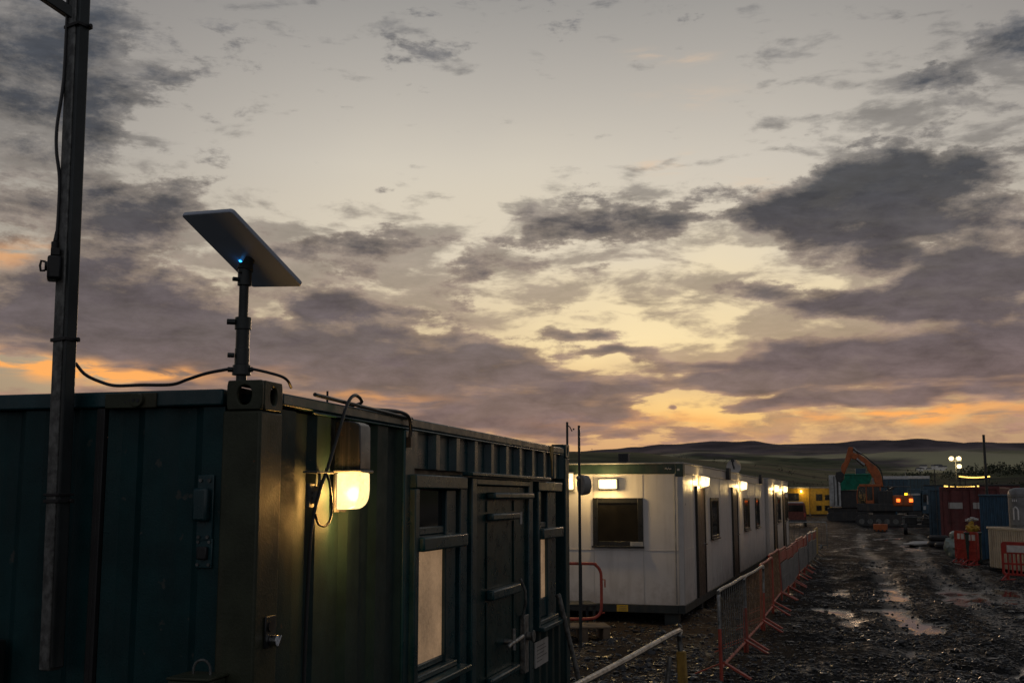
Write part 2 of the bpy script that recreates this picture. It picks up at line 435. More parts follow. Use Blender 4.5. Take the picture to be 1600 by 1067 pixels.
M['yellow_sticker'] = mat('yellow_sticker', (0.65, 0.40, 0.03), 0.5, var=0.1)
M['yellow_tape'] = mat('yellow_tape', (0.30, 0.19, 0.035), 0.6, var=0.3, scale=20, dirt=(0.12, 0.09, 0.05))
M['cabin'] = mat('white_cabin_panel', (0.68, 0.64, 0.60), 0.38, var=0.04, scale=2.0, dirt=(0.32, 0.27, 0.22), dirt_amt=0.3, streak=5, bump=0.05, bscale=30, splash=True)
M['cabin_post'] = mat('pale_grey_post', (0.54, 0.51, 0.475), 0.4, var=0.05, dirt=(0.3, 0.27, 0.22), dirt_amt=0.4)
M['cabin_green'] = mat('cabin_green_trim', (0.020, 0.042, 0.030), 0.45, dirt=(0.06, 0.06, 0.05))
M['cabin_roof'] = mat('grey_roof_edge', (0.30, 0.30, 0.30), 0.5, dirt=(0.12, 0.11, 0.1))
M['plinth'] = mat('dark_plinth', (0.020, 0.026, 0.026), 0.5, dirt=(0.06, 0.05, 0.035), dirt_amt=0.6)
M['brown_door'] = mat('brown_door_paint', (0.055, 0.036, 0.026), 0.42, dirt=(0.03, 0.025, 0.02))
M['win_frame'] = mat('dark_window_frame', (0.014, 0.014, 0.013), 0.35)
M['lamp_body'] = mat('lamp_body', (0.25, 0.24, 0.22), 0.5)
M['lamp_on'] = mat('lit_diffuser', (0.08, 0.07, 0.05), 0.4, emit=(1.0, 0.75, 0.38), estr=2.3)
M['lamp_main'] = mat('amber_glass_diffuser', (0.05, 0.045, 0.03), 0.3, emit=(1.0, 0.76, 0.34), estr=1.25)
M['lamp_far'] = mat('lit_far_lamp', (0.8, 0.7, 0.5), 0.4, emit=(1.0, 0.78, 0.36), estr=9.0)
M['beacon'] = mat('amber_beacon', (0.5, 0.3, 0.02), 0.3, emit=(1.0, 0.52, 0.02), estr=3.5)
M['tail'] = mat('red_tail_lamp', (0.4, 0.05, 0.01), 0.3, emit=(1.0, 0.16, 0.02), estr=2.6)
M['flood_lens'] = mat('flood_lens', (0.08, 0.07, 0.05), 0.4, emit=(1.0, 0.80, 0.42), estr=2.4)
M['festoon'] = mat('festoon_bulbs', (0.6, 0.4, 0.1), 0.4, emit=(1.0, 0.62, 0.14), estr=2.2)
M['red'] = mat('red_barrier_paint', (0.40, 0.065, 0.040), 0.45, dirt=(0.09, 0.06, 0.045), dirt_amt=0.6, var=0.25)
M['red_plastic'] = mat('red_plastic', (0.40, 0.04, 0.032), 0.42, dirt=(0.16, 0.06, 0.045), dirt_amt=0.5)
M['white_reflect'] = mat('white_reflective_panel', (0.6, 0.58, 0.56), 0.5, dirt=(0.3, 0.25, 0.2))
M['rusty_bar'] = mat('rusty_bar', (0.24, 0.15, 0.09), 0.55, 0.3, var=0.4, scale=12, dirt=RUST)
M['grey_board'] = mat('grey_board', (0.14, 0.145, 0.15), 0.55, dirt=(0.07, 0.065, 0.06), dirt_amt=0.6)
M['hivis'] = mat('yellow_mesh', (0.42, 0.27, 0.045), 0.6, var=0.3, scale=14, dirt=(0.1, 0.08, 0.04))
M['wood'] = mat('weathered_wood', (0.14, 0.10, 0.065), 0.7, dirt=(0.05, 0.04, 0.03), dirt_amt=0.6, bump=0.3)
M['orange'] = mat('orange_machine_paint', (0.42, 0.105, 0.022), 0.42, var=0.2, dirt=(0.10, 0.05, 0.03), dirt_amt=0.55, streak=3)
M['machine_dark'] = mat('dark_machine_steel', (0.028, 0.030, 0.032), 0.55, dirt=(0.10, 0.08, 0.06), dirt_amt=0.75)
M['hopper_green'] = mat('hopper_green_paint', (0.02, 0.23, 0.15), 0.45, dirt=(0.05, 0.06, 0.04), dirt_amt=0.5, streak=2)
M['grey_steel'] = mat('grey_ribbed_steel', (0.46, 0.48, 0.48), 0.5, dirt=(0.16, 0.11, 0.1), dirt_amt=0.6, streak=2)
M['yellow_cabin'] = mat('yellow_cabin_paint', (0.55, 0.33, 0.03), 0.5, dirt=(0.2, 0.12, 0.03), dirt_amt=0.45, streak=2)
M['red_container'] = mat('oxide_red_paint', (0.115, 0.022, 0.022), 0.5, dirt=(0.06, 0.035, 0.03), dirt_amt=0.5, streak=3)
M['blue_dark'] = mat('dark_blue_paint', (0.032, 0.078, 0.115), 0.45, dirt=(0.05, 0.05, 0.05), dirt_amt=0.5, streak=3)
M['blue'] = mat('blue_box_paint', (0.020, 0.068, 0.12), 0.45, dirt=(0.03, 0.05, 0.07), dirt_amt=0.5, streak=6)
M['bin_green'] = mat('bin_green_plastic', (0.020, 0.045, 0.038), 0.45, dirt=(0.04, 0.04, 0.035))
M['beige'] = mat('beige_panel_paint', (0.66, 0.565, 0.42), 0.55, var=0.1, dirt=(0.15, 0.085, 0.045), dirt_amt=0.6, streak=9)
M['tank_grey'] = mat('grey_tank_plastic', (0.17, 0.175, 0.18), 0.5, dirt=(0.1, 0.09, 0.08), dirt_amt=0.5)
M['white_paint'] = mat('white_paint', (0.6, 0.6, 0.6), 0.45, var=0.06, dirt=(0.3, 0.27, 0.23), dirt_amt=0.35)
M['house_white'] = mat('house_render', (0.85, 0.83, 0.80), 0.8, var=0.05)
M['slate'] = mat('slate_roof', (0.06, 0.06, 0.065), 0.6)
M['bag'] = mat('pale_plastic_bag', (0.25, 0.31, 0.29), 0.4, var=0.2)
M['yellow_sack'] = mat('yellow_sack', (0.42, 0.26, 0.03), 0.6, var=0.3, scale=8)
M['brick'] = mat('red_brown_load', (0.15, 0.045, 0.032), 0.7, var=0.4, scale=9)
M['foliage'] = mat('dark_hedge_leaves', (0.030, 0.040, 0.016), 0.7, var=0.5, scale=1.5)


# ------------------------------------------------------------------ ground and hills
def vnoise(x, y, seed=0):
    xi, yi = np.floor(x).astype(np.int64), np.floor(y).astype(np.int64)
    xf, yf = x - xi, y - yi

    def h(a, b):
        n = (a * 374761393 + b * 668265263 + seed * 974634777) & 0xFFFFFFFF
        n = ((n ^ (n >> 13)) * 1274126177) & 0xFFFFFFFF
        n = ((n ^ (n >> 16)) * 2246822519) & 0xFFFFFFFF
        return ((n ^ (n >> 15)) & 0xFFFFFF) / float(0xFFFFFF)
    u = xf * xf * xf * (xf * (xf * 6 - 15) + 10); v = yf * yf * yf * (yf * (yf * 6 - 15) + 10)
    a = h(xi, yi) * (1 - u) + h(xi + 1, yi) * u
    b = h(xi, yi + 1) * (1 - u) + h(xi + 1, yi + 1) * u
    return a * (1 - v) + b * v - 0.5


def fbm(x, y, seed, octs=4, gain=0.5):
    t, a = 0, 1.0
    for i in range(octs):
        t = t + a * vnoise(x * 2 ** i, y * 2 ** i, seed + i * 17); a *= gain
    return t


def ss(a, b, x):
    t = np.clip((x - a) / (b - a), 0, 1)
    return t * t * (3 - 2 * t)


ROAD = R(17.0)
BASINS = ((4.75, 17.35, 0.62, 0.32, 0.10), (7.3, 20.1, 0.75, 0.35, 0.09), (6.8, 23.9, 0.5, 0.4, 0.09), (9.2, 29.6, 0.7, 0.5, 0.09), (5.6, 14.3, 1.0, 0.22, 0.08), (8.2, 33.0, 0.5, 0.7, 0.08), (8.6, 25.0, 0.8, 0.3, 0.07), (6.0, 18.9, 0.6, 0.25, 0.07), (11.2, 36.0, 0.7, 0.8, 0.08))


def ground_height(x, y):
    s = x * math.sin(ROAD) + y * math.cos(ROAD)
    t = x * math.cos(ROAD) - y * math.sin(ROAD)
    t = t + 0.25 * (fbm(s * 0.07, t * 0.1, 61, 2))
    rut = vnoise(t * 1.7 + vnoise(s * .15, t * .2, 5) * 2.5, s * 0.10, 11) * 0.13 + vnoise(t * 4.5 + vnoise(s * .3, t * .3, 6) * 2, s * 0.30, 12) * 0.05
    big = fbm(x * 0.16, y * 0.16, 21, 2) * 0.07 + fbm(x * 0.62, y * 0.62, 25, 3) * 0.10
    h = (rut * (0.35 + 0.65 * ss(-1.8, 0.5, t)) + big)
    fine = fbm(x * 2.1, y * 2.1, 31, 3, 0.6) * 0.020 + fbm(x * 8.0, y * 8.0, 41, 2, 0.6) * 0.015
    trk = 0
    for c_, sd in ((0.2, 71), (2.0, 72), (3.3, 73), (5.1, 74)):
        tc = t - c_ - 0.9 * vnoise(s * 0.06, s * 0 + sd * 3.3, sd) - 0.12 * vnoise(s * 0.5, s * 0 + sd, sd + 5)
        trk = np.maximum(trk, (1 - ss(0.16, 0.42, np.abs(tc))) * (0.45 + 0.55 * ss(-0.25, 0.15, vnoise(s * 0.22, s * 0 + sd * 1.7, sd + 9))))
    tread = np.sin(s * 2 * math.pi / 0.16 + 3 * np.sin(t * 9)) * 0.008
    h = h + 0.09 * ss(3.4, 4.8, t) - trk * 0.022 + trk * tread
    fine = fine * (1 - 0.6 * trk)
    for bx_, by_, rx_, ry_, dd_ in BASINS: h = h - dd_ * np.exp(-((x - bx_) / rx_) ** 2 - ((y - by_) / ry_) ** 2)
    level = -0.084 + 0.026 * vnoise(x * .06, y * .05, 77)
    hh = h + fine * 0.7
    depth = level - hh
    wet = ss(-0.035, 0.004, depth)
    z = np.maximum(hh, level) * (1 - 0.75 * ss(30, 160, y)) * (1 - ss(160, 250, y))
    return z, np.maximum(wet, 0.42 * trk * (1 - 0.5 * ss(60, 160, y))), h


def build_ground():
    ys = [3.0]
    while ys[-1] < 260: ys.append(ys[-1] * 1.0105)
    us = np.linspace(-0.62, 0.62, 430)
    ys = np.array(ys)
    U, Y = np.meshgrid(us, ys)
    X = U * Y
    Z, Wt, _ = ground_height(X, Y)
    nr, nc = X.shape
    V = np.stack([X, Y, Z], -1).reshape(-1, 3)
    idx = np.arange(nr * nc).reshape(nr, nc)
    F = np.stack([idx[:-1, :-1], idx[:-1, 1:], idx[1:, 1:], idx[1:, :-1]], -1).reshape(-1, 4)
    o = len(V)
    V = np.vstack([V, [(-9000, -9000, -0.25), (9000, -9000, -0.25), (9000, 9000, -0.25), (-9000, 9000, -0.25)]])
    F = np.vstack([F, [(o, o + 1, o + 2, o + 3)]])
    wet = np.concatenate([Wt.reshape(-1), [0.2] * 4])
    me = bpy.data.meshes.new('ground')
    me.from_pydata(V.tolist(), [], F.tolist())
    at_ = me.attributes.new('wet', 'FLOAT', 'POINT'); at_.data.foreach_set('value', wet.astype(np.float32))
    me.shade_smooth()
    m = bpy.data.materials.new('wet_mud'); m.use_nodes = True
    g = G(m.node_tree); p = g.n['Principled BSDF']
    co = g.new('ShaderNodeTexCoord').outputs['Object']
    w = g.new('ShaderNodeAttribute', attribute_name='wet').outputs['Fac']
    n1 = g.noise(co, 0.9, 6, 0.6); n2 = g.noise(co, 7.0, 6, 0.65); n3 = g.noise(co, 28.0, 4, 0.6); n6 = g.noise(co, 0.25, 3, 0.5)
    px_, py_, _ = g.sep(co)
    tt = g.m('SUBTRACT', g.m('MULTIPLY', px_, math.cos(ROAD)), g.m('MULTIPLY', py_, math.sin(ROAD)))
    lamp_brown = g.smooth(g.m('ADD', tt, g.m('MULTIPLY', g.m('SUBTRACT', n1, 0.5), 3.0)), -0.9, -2.1)      # lamplight beside the cabins, painted into the ground as brown
    c = g.mix(g.smooth(n1, 0.35, 0.65), (0.0056, 0.0068, 0.0082, 1), (0.0125, 0.0138, 0.0155, 1))
    c = g.mix(lamp_brown, c, (0.062, 0.044, 0.030, 1))
    c = g.mix(g.smooth(n2, 0.48, 0.74), c, (0.027, 0.028, 0.030, 1))
    c = g.mix(g.smooth(n3, 0.60, 0.72), c, (0.060, 0.060, 0.060, 1))
    c = g.mix(w, c, (0.008, 0.0075, 0.007, 1))
    g.put(p.inputs['Base Color'], c)
    damp = g.smooth(g.m('ADD', g.m('MULTIPLY', n2, 0.5), g.m('MULTIPLY', n1, 0.5)), 0.49, 0.64)
    r = g.m('MULTIPLY_ADD', damp, -0.50, 0.86)
    r = g.m('MULTIPLY', r, g.m('SUBTRACT', 1.0, g.m('MULTIPLY', w, 0.93)))
    g.put(p.inputs['Roughness'], g.m('MAXIMUM', r, 0.035))
    b1 = g.new('ShaderNodeBump'); b1.inputs['Distance'].default_value = 0.032
    g.put(b1.inputs['Strength'], g.m('MULTIPLY_ADD', w, -0.985, 1.0))
    hgt = g.m('ADD', g.m('MULTIPLY', n2, 0.6), g.m('ADD', g.m('MULTIPLY', n3, 0.75), g.m('MULTIPLY', g.noise(co, 75.0, 3, 0.6), 0.40)))
    g.put(b1.inputs['Height'], hgt)
    g.put(p.inputs['Normal'], b1.outputs[0])
    g.put(p.inputs['Specular IOR Level'], g.m('MAXIMUM', g.m('MULTIPLY', w, 0.5), g.m('MULTIPLY_ADD', damp, 0.32, 0.06)))
    me.materials.append(m)
    ob = bpy.data.objects.new('ground', me); COL.objects.link(ob)
    tag(ob, 'dark wet muddy gravel yard and track with ruts and puddles', 'ground', kind='structure')


def slope_of(y):
    return ((533 - y) * math.cos(PITCH) + FPX * math.sin(PITCH)) / (FPX * math.cos(PITCH) - (533 - y) * math.sin(PITCH))


def build_hills():
    us = np.linspace(-0.75, 0.75, 420)
    pxs = 800 + us * 1745
    near_y = np.interp(pxs, [-500, 300, 905, 1000, 1060, 1120, 1200, 1260, 1330, 1400, 1480, 1600, 2100], [718, 710, 707, 708, 716, 723, 733, 743, 750, 748, 741, 733, 722])
    far_y = np.interp(pxs, [-500, 300, 905, 1000, 1040, 1100, 1200, 1300, 1600, 2100], [716, 711, 708, 703, 697.5, 692.5, 689.5, 690.5, 692, 697])
    D = np.geomspace(230, 5200, 190)
    near_s, far_s = np.array([slope_of(y) for y in near_y]), np.array([slope_of(y) for y in far_y])
    k = np.array([0.05, .1, .2, .3, .2, .1, .05]); k = k / k.sum()
    pad = lambda a: np.convolve(np.pad(a, 3, mode='edge'), k, 'valid')
    near_s, far_s = pad(near_s), pad(far_s)
    DN, DF = 800.0, 3000.0
    HN, HF = CAM_Z + near_s * DN, CAM_Z + far_s * DF
    DD, UU = np.meshgrid(D, us, indexing='ij')
    X = UU * DD; Y = DD
    a = ss(240, DN, DD)
    z1 = HN[None, :] * (a ** 1.3)
    b = np.clip((DD - DN) / (DF - DN), 0, 1)
    z2 = HN[None, :] * (1 - b) * (1 - 0.6 * np.sin(np.pi * b)) + HF[None, :] * b ** 1.25
    z = np.where(DD < DN, z1, z2)
    z = np.where(DD > DF, HF[None, :] * (1 - 0.25 * ss(DF, 5200, DD)), z)
    env = ss(260, 500, DD)
    z = z + env * (fbm(X * 0.004, Y * 0.004, 3, 4) * 22.0 * ss(850, 1900, DD) + fbm(X * 0.012, Y * 0.012, 8, 3) * 1.0)
    z = z - 0.6 * (1 - ss(230, 300, DD))
    nr, nc = z.shape
    V = np.stack([X, Y, z], -1).reshape(-1, 3)
    idx = np.arange(nr * nc).reshape(nr, nc)
    F = np.stack([idx[:-1, :-1], idx[:-1, 1:], idx[1:, 1:], idx[1:, :-1]], -1).reshape(-1, 4)
    me = bpy.data.meshes.new('hills'); me.from_pydata(V.tolist(), [], F.tolist()); me.shade_smooth()
    m = bpy.data.materials.new('moorland'); m.use_nodes = True
    g = G(m.node_tree); p = g.n['Principled BSDF']
    co = g.new('ShaderNodeTexCoord').outputs['Object']
    x, y, zz = g.sep(co)
    n1 = g.noise(co, 0.004, 7, 0.62); n2 = g.noise(co, 0.03, 6, 0.65); n3 = g.noise(co, 0.0016, 4, 0.5)
    grass = g.mix(g.smooth(n2, 0.35, 0.65), HILL[0] + (1,), HILL[1] + (1,))
    heath = g.mix(g.smooth(n1, 0.35, 0.65), HILL[2] + (1,), HILL[3] + (1,))
    f = g.smooth(g.m('ADD', g.m('MULTIPLY', y, 1 / 2600.0), g.m('MULTIPLY', g.m('SUBTRACT', n1, 0.5), 1.6)), 0.58, 0.95)
    c = g.mix(f, grass, heath)
    patch = g.m('MULTIPLY', g.smooth(n3, 0.47, 0.52), g.m('MULTIPLY', g.smooth(zz, 115.0, 60.0), g.smooth(y, 950.0, 1250.0)))
    c = g.mix(g.m('MULTIPLY', patch, 0.9), c, HILL[4] + (1,))
    vor = g.new('ShaderNodeTexVoronoi', feature='DISTANCE_TO_EDGE'); g.put(vor.inputs['Vector'], g.v('ADD', co, g.v('MULTIPLY', g.noise(co, 0.006, 2, .5, color=True), (90, 90, 0)))); vor.inputs['Scale'].default_value = 0.0045
    hedge = g.m('MULTIPLY', g.smooth(vor.outputs[0], 0.035, 0.012), g.smooth(y, 1900.0, 900.0))
    c = g.mix(g.m('MULTIPLY', hedge, 0.8), c, (0.012, 0.014, 0.009, 1))
    g.put(p.inputs['Base Color'], c)
    p.inputs['Roughness'].default_value = 0.95; p.inputs['Specular IOR Level'].default_value = 0.1
    me.materials.append(m)
    ob = bpy.data.objects.new('hills', me); COL.objects.link(ob)
    tag(ob, 'dark green and heather brown moorland hills on the skyline', 'hills', kind='structure')
    return lambda u, d: float(np.interp(u, us, z[np.argmin(abs(D - d))]))


HILL = ((0.026, 0.036, 0.017), (0.068, 0.084, 0.038), (0.050, 0.040, 0.050), (0.150, 0.118, 0.130), (0.44, 0.42, 0.25))
build_ground()
hill_z = build_hills()


def build_gravel():
    r = np.random.default_rng(5)
    bm = bmesh.new(); bmesh.ops.create_icosphere(bm, subdivisions=1, radius=1.0)
    base = np.array([v.co[:] for v in bm.verts]); fc = np.array([[v.index for v in f.verts] for f in bm.faces]); bm.free()
    n = 30000
    D = 12.3 * np.exp(r.random(n) ** 1.25 * math.log(38 / 12.3))
    u = r.uniform(-0.02, 0.50, n)
    X = u * D
    Z, Wt, _ = ground_height(X, D)
    keep = (Wt < 0.45) | (r.random(n) < 0.06)
    clump = fbm(X * 0.5, D * 0.5, 91, 3)
    keep &= clump > r.uniform(-0.9, 0.35, n)
    X, D, Z = X[keep], D[keep], Z[keep]
    n = len(X)
    s = np.clip(r.lognormal(math.log(0.017), 0.5, n), 0.008, 0.07)
    a = r.uniform(0, 6.28, n)
    P = base[None] * (1 + r.uniform(-0.28, 0.28, (n, len(base), 1)))
    P = P * np.stack([r.uniform(.7, 1.5, n), r.uniform(.7, 1.3, n), r.uniform(.4, .8, n)], -1)[:, None, :] * s[:, None, None]
    ca, sa = np.cos(a)[:, None], np.sin(a)[:, None]
    P = np.stack([P[..., 0] * ca - P[..., 1] * sa, P[..., 0] * sa + P[..., 1] * ca, P[..., 2]], -1)
    P += np.stack([X, D, Z + s * 0.18], -1)[:, None, :]
    F = (fc[None] + (np.arange(n) * len(base))[:, None, None]).reshape(-1, 3)
    me = bpy.data.meshes.new('gravel'); me.from_pydata(P.reshape(-1, 3).tolist(), [], F.tolist())
    me.materials.append(mat('wet_stones', (0.026, 0.027, 0.029), 0.32, spec=0.35, var=0.7, scale=9.0, rvar=0.2))
    ob = bpy.data.objects.new('gravel', me); COL.objects.link(ob)
    tag(ob, 'loose wet stones and mud clods strewn over the track', 'gravel', kind='stuff')


build_gravel()



# ------------------------------------------------------------------ green container
def corrugated(mb, axis, a0, a1, face, depth, z0, z1, pitch=0.28, inward=1.0, flat=0.32, sl=0.18):
    """trapezoid sheet between a0 and a1; face = coordinate of the outer flats; 'x': runs along x, face in y"""
    pts = []
    n = max(1, round((a1 - a0) / pitch)); p = (a1 - a0) / n
    for i in range(n):
        b = a0 + i * p
        pts += [(b, 0), (b + p * flat, 0), (b + p * (flat + sl), 1), (b + p * (1 - sl), 1)]
    pts.append((a1, 0))
    th = 0.004
    o = [(q, face + inward * depth * d) for q, d in pts]
    back = [(q, w + inward * th) for q, w in reversed(o)]
    poly = o + back if axis == 'x' else [(w, q) for q, w in o + back]
    m = len(pts)
    v = [(u, w, z0) for u, w in poly] + [(u, w, z1) for u, w in poly]
    N = 2 * m
    f = []
    for i in range(m - 1):
        for (i0, i1) in ((i, i + 1), (N - 2 - i, N - 1 - i)):
            f.append((i0, i1, i1 + N, i0 + N))
        f.append((i, N - 1 - i, N - 2 - i, i + 1)); f.append((i + N, i + 1 + N, N - 2 - i + N, N - 1 - i + N))
    f += [(0, N, 2 * N - 1, N - 1), (m - 1, m, m + N, m - 1 + N)]
    mb.add(v, f)
    return mb


L_C, W_C = 6.42, 2.44
cont = thing('shipping_container', 'dark green steel container with a door and lit frosted windows, nearest of all', 'container',
             (-1.0905, 4.86, 0), R(90 - 14.9))


def slot_ring(mb, cy, cz, ry, rz_, x0, x1, hw, hz, axis):
    """plate with an oval hole: hw, hz half sizes of the plate; swept x0..x1 along the axis"""
    n = 28
    hole, outer = [], []
    for i in range(n):
        a = 2 * math.pi * i / n
        c, s = math.cos(a), math.sin(a)
        hole.append((cy + ry * math.copysign(abs(c) ** 0.9, c), cz + rz_ * math.copysign(abs(s) ** 0.9, s)))
        k = min(hw / max(abs(c), 1e-6), hz / max(abs(s), 1e-6))
        outer.append((cy + c * k, cz + s * k))
    mk = (lambda u, w, t: (t, u, w)) if axis == 'x' else (lambda u, w, t: (u, t, w))
    v = [mk(u, w, t) for t in (x0, x1) for ring in (hole, outer) for u, w in ring]
    f = []
    for i in range(n):
        j = (i + 1) % n
        h0, o0, h1, o1 = i, n + i, 2 * n + i, 3 * n + i
        H0, O0, H1, O1 = j, n + j, 2 * n + j, 3 * n + j
        f += [(h0, H0, O0, o0), (h1, o1, O1, H1), (h0, h1, H1, H0), (o0, O0, O1, o1)]
    mb.add(v, f)


def casting(x0, y0, lx, ly, z0, z1, face_x, face_y):
    mb = MB(); t = 0.022
    zc, hz = (z0 + z1) / 2, (z1 - z0) / 2
    fx = x0 if face_x < 0 else x0 + lx - t
    slot_ring(mb, y0 + ly / 2, zc, ly * 0.20, hz * 0.66, fx, fx + t, ly / 2, hz, 'x')
    fy = y0 if face_y < 0 else y0 + ly - t
    slot_ring(mb, x0 + lx / 2, zc, lx * 0.14, hz * 0.62, fy, fy + t, lx / 2 - t - 0.001, hz, 'y')
    mb.box(x0 + t, x0 + lx - t, y0 + t, y0 + ly - t, z1 - t, z1)                     # top plate
    mb.box(x0 + t, x0 + lx - t, y0 + t, y0 + ly - t, z0, z0 + t)
    bx = x0 + lx - t if face_x < 0 else x0
    mb.box(bx, bx + t, y0 + t, y0 + ly - t, z0 + t, z1 - t)
    by = y0 + ly - t if face_y < 0 else y0
    mb.box(x0 + t, x0 + lx - t, by, by + t, z0 + t, z1 - t)
    return mb


casting(-0.002, -0.004, 0.225, 0.172, 2.527, 2.657, -1, -1).build('corner_casting', M['green_post'], cont, 0.006)
casting(L_C - 0.19, -0.004, 0.192, 0.165, 2.527, 2.657, 1, -1).build('corner_casting', M['green_trim'], cont, 0.006)
casting(0, W_C - 0.165, 0.19, 0.165, 2.527, 2.657, -1, 1).build('corner_casting', M['green_trim'], cont, 0.006)
casting(L_C - 0.19, W_C - 0.165, 0.19, 0.165, 2.527, 2.657, 1, 1).build('corner_casting', M['green_trim'], cont, 0.006)
MB().box(0, 0.215, 0, 0.185, 0.16, 2.525).build('corner_post', M['green_post'], cont, 0.012)
MB().box(L_C - 0.17, L_C, 0, 0.16, 0.16, 2.525).build('corner_post', M['green'], cont, 0.01)
MB().box(0, 0.2, W_C - 0.18, W_C, 0.16, 2.525).build('corner_post', M['green'], cont, 0.01)
MB().box(L_C - 0.17, L_C, W_C - 0.16, W_C, 0.16, 2.525).build('corner_post', M['green'], cont, 0.01)
mb = MB(); mb.box(0.224, L_C - 0.193, 0.006, 0.066, 2.562, 2.618); mb.box(0.224, L_C - 0.193, W_C - 0.066, W_C - 0.006, 2.562, 2.618)
mb.box(0.55, L_C - 0.25, 0.0, 0.02, 2.546, 2.558)
mb.each('top_rail', M['green_trim'], cont, 0.008)
MB().box(0.004, 0.075, 0.19, W_C - 0.185, 2.55, 2.622).build('header_rail', M['green_trim'], cont, 0.008)
mb = MB(); mb.box(0, L_C, 0.002, 0.06, 0.0, 0.155); mb.box(0, L_C, W_C - 0.06, W_C, 0.0, 0.155); mb.box(0.002, 0.06, 0.062, W_C - 0.062, 0, 0.153); mb.box(L_C - 0.06, L_C - 0.002, 0.062, W_C - 0.062, 0, 0.153)
mb.each('base_frame', M['plinth'], cont, 0.006)
mb = MB(); corrugated(mb, 'y', 0, 1, 0, 0.02, 0, 1) if False else None
n = 22
pts = []
for i in range(n + 1):
    x = 0.1 + (L_C - 0.2) * i / n
    pts += [(x, 2.592 if i % 2 else 2.606)]
mb.prism(pts + [(L_C - 0.1, 2.57), (0.1, 2.57)], 0.07, W_C - 0.07, 'y')
mb.build('roof', M['green'], cont)
# side walls
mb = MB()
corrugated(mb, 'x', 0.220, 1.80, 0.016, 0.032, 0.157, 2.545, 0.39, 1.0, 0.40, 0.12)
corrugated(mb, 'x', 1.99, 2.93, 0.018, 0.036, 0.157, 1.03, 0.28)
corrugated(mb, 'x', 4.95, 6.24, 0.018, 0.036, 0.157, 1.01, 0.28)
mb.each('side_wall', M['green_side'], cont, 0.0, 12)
mb = MB(); corrugated(mb, 'x', 1.98, 6.24, 0.012, 0.048, 2.325, 2.557, 0.43, 1.0, 0.17, 0.05)
mb.build('upper_wall', M['green_trim'], cont, 0.0, 12)
mb = MB(); corrugated(mb, 'x', 0.2, L_C - 0.17, W_C - 0.02, -0.036, 0.157, 2.56, 0.28); mb.build('rear_wall', M['green'], cont)
mb = MB(); corrugated(mb, 'y', 0.165, W_C - 0.165, L_C - 0.02, -0.036, 0.155, 2.56, 0.28); mb.box(L_C - .1, L_C - .02, .17, W_C - .17, 2.561, 2.62); mb.build('end_wall', M['green'], cont)
# dark backing of the window and door bays
MB().box(1.97, 6.25, 0.105, 0.125, 1.0, 2.325).build('bay_lining', M['dark'], cont)
MB().box(1.805, 1.975, 0.0, 0.09, 0.157, 2.545).build('bay_post', M['green_trim'], cont, 0.01)
mb = MB(); mb.box(2.935, 3.09, 0.012, 0.10, 0.157, 2.30); mb.box(3.13, 3.24, -0.012, 0.10, 0.157, 2.285); mb.box(4.80, 4.94, 0.0, 0.10, 0.157, 2.29); mb.box(3.242, 4.798, -0.010, 0.1, 2.235, 2.283)
mb.each('door_frame', M['green_trim'], cont, 0.008)
MB().box(2.96, 5.36, -0.065, 0.012, 2.296, 2.32).build('drip_rail', M['green_trim'], cont, 0.005)


def window(x0, x1, z0, z1, px0, px1, pz0, pz1, ztr0, ztr1, proud):
    w = MB()
    w.box(x0, x0 + 0.075, -proud, 0.1, z0, z1 - 0.085)
    w.box(x0, x1, -proud - 0.004, 0.1, z1 - 0.083, z1)
    w.box(px1 + 0.012, x1 - 0.03, 0.035, 0.1, z0 + 0.07, z1 - 0.085)
    w.box(x0 + 0.077, px0 - 0.002, 0.045, 0.1, z0 + 0.08, z1 - 0.085)
    w.box(px0, px1 + 0.01, 0.05, 0.1, z0 + 0.08, pz0)
    w.box(px0, px1 + 0.01, 0.05, 0.1, ztr0 - 0.05, ztr0)
    fr = w.build('window', M['green_trim'], cont, 0.008)
    MB().box(x0 + 0.077, x1 - 0.06, -proud - 0.03, 0.098, pz1 + 0.002, ztr0 - 0.052).build('ledge', M['green_trim'], fr, 0.012)
    mb = MB(); mb.box(x0 + 0.01, x1 - 0.01, -proud - 0.045, 0.098, z0 - 0.005, z0 + 0.035); mb.box(x0 + 0.08, x1 - 0.1, -0.004, 0.097, z0 + 0.037, z0 + 0.075)
    mb.build('sill', M['green_trim'], fr, 0.008)
    MB().box(px0, px1 + 0.01, 0.062, 0.075, pz0, pz1).build('frosted_pane', M['pane_lit'], fr)
    MB().box(px0, px1 + 0.01, 0.066, 0.075, ztr0, ztr1).build('upper_pane', M['glass'], fr)
    return fr


window(1.90, 2.93, 1.02, 2.285, 2.012, 2.68, 1.14, 1.825, 1.965, 2.19, 0.035)
window(5.06, 6.0, 1.02, 2.285, 5.19, 5.62, 1.265, 1.785, 1.93, 2.19, 0.02)

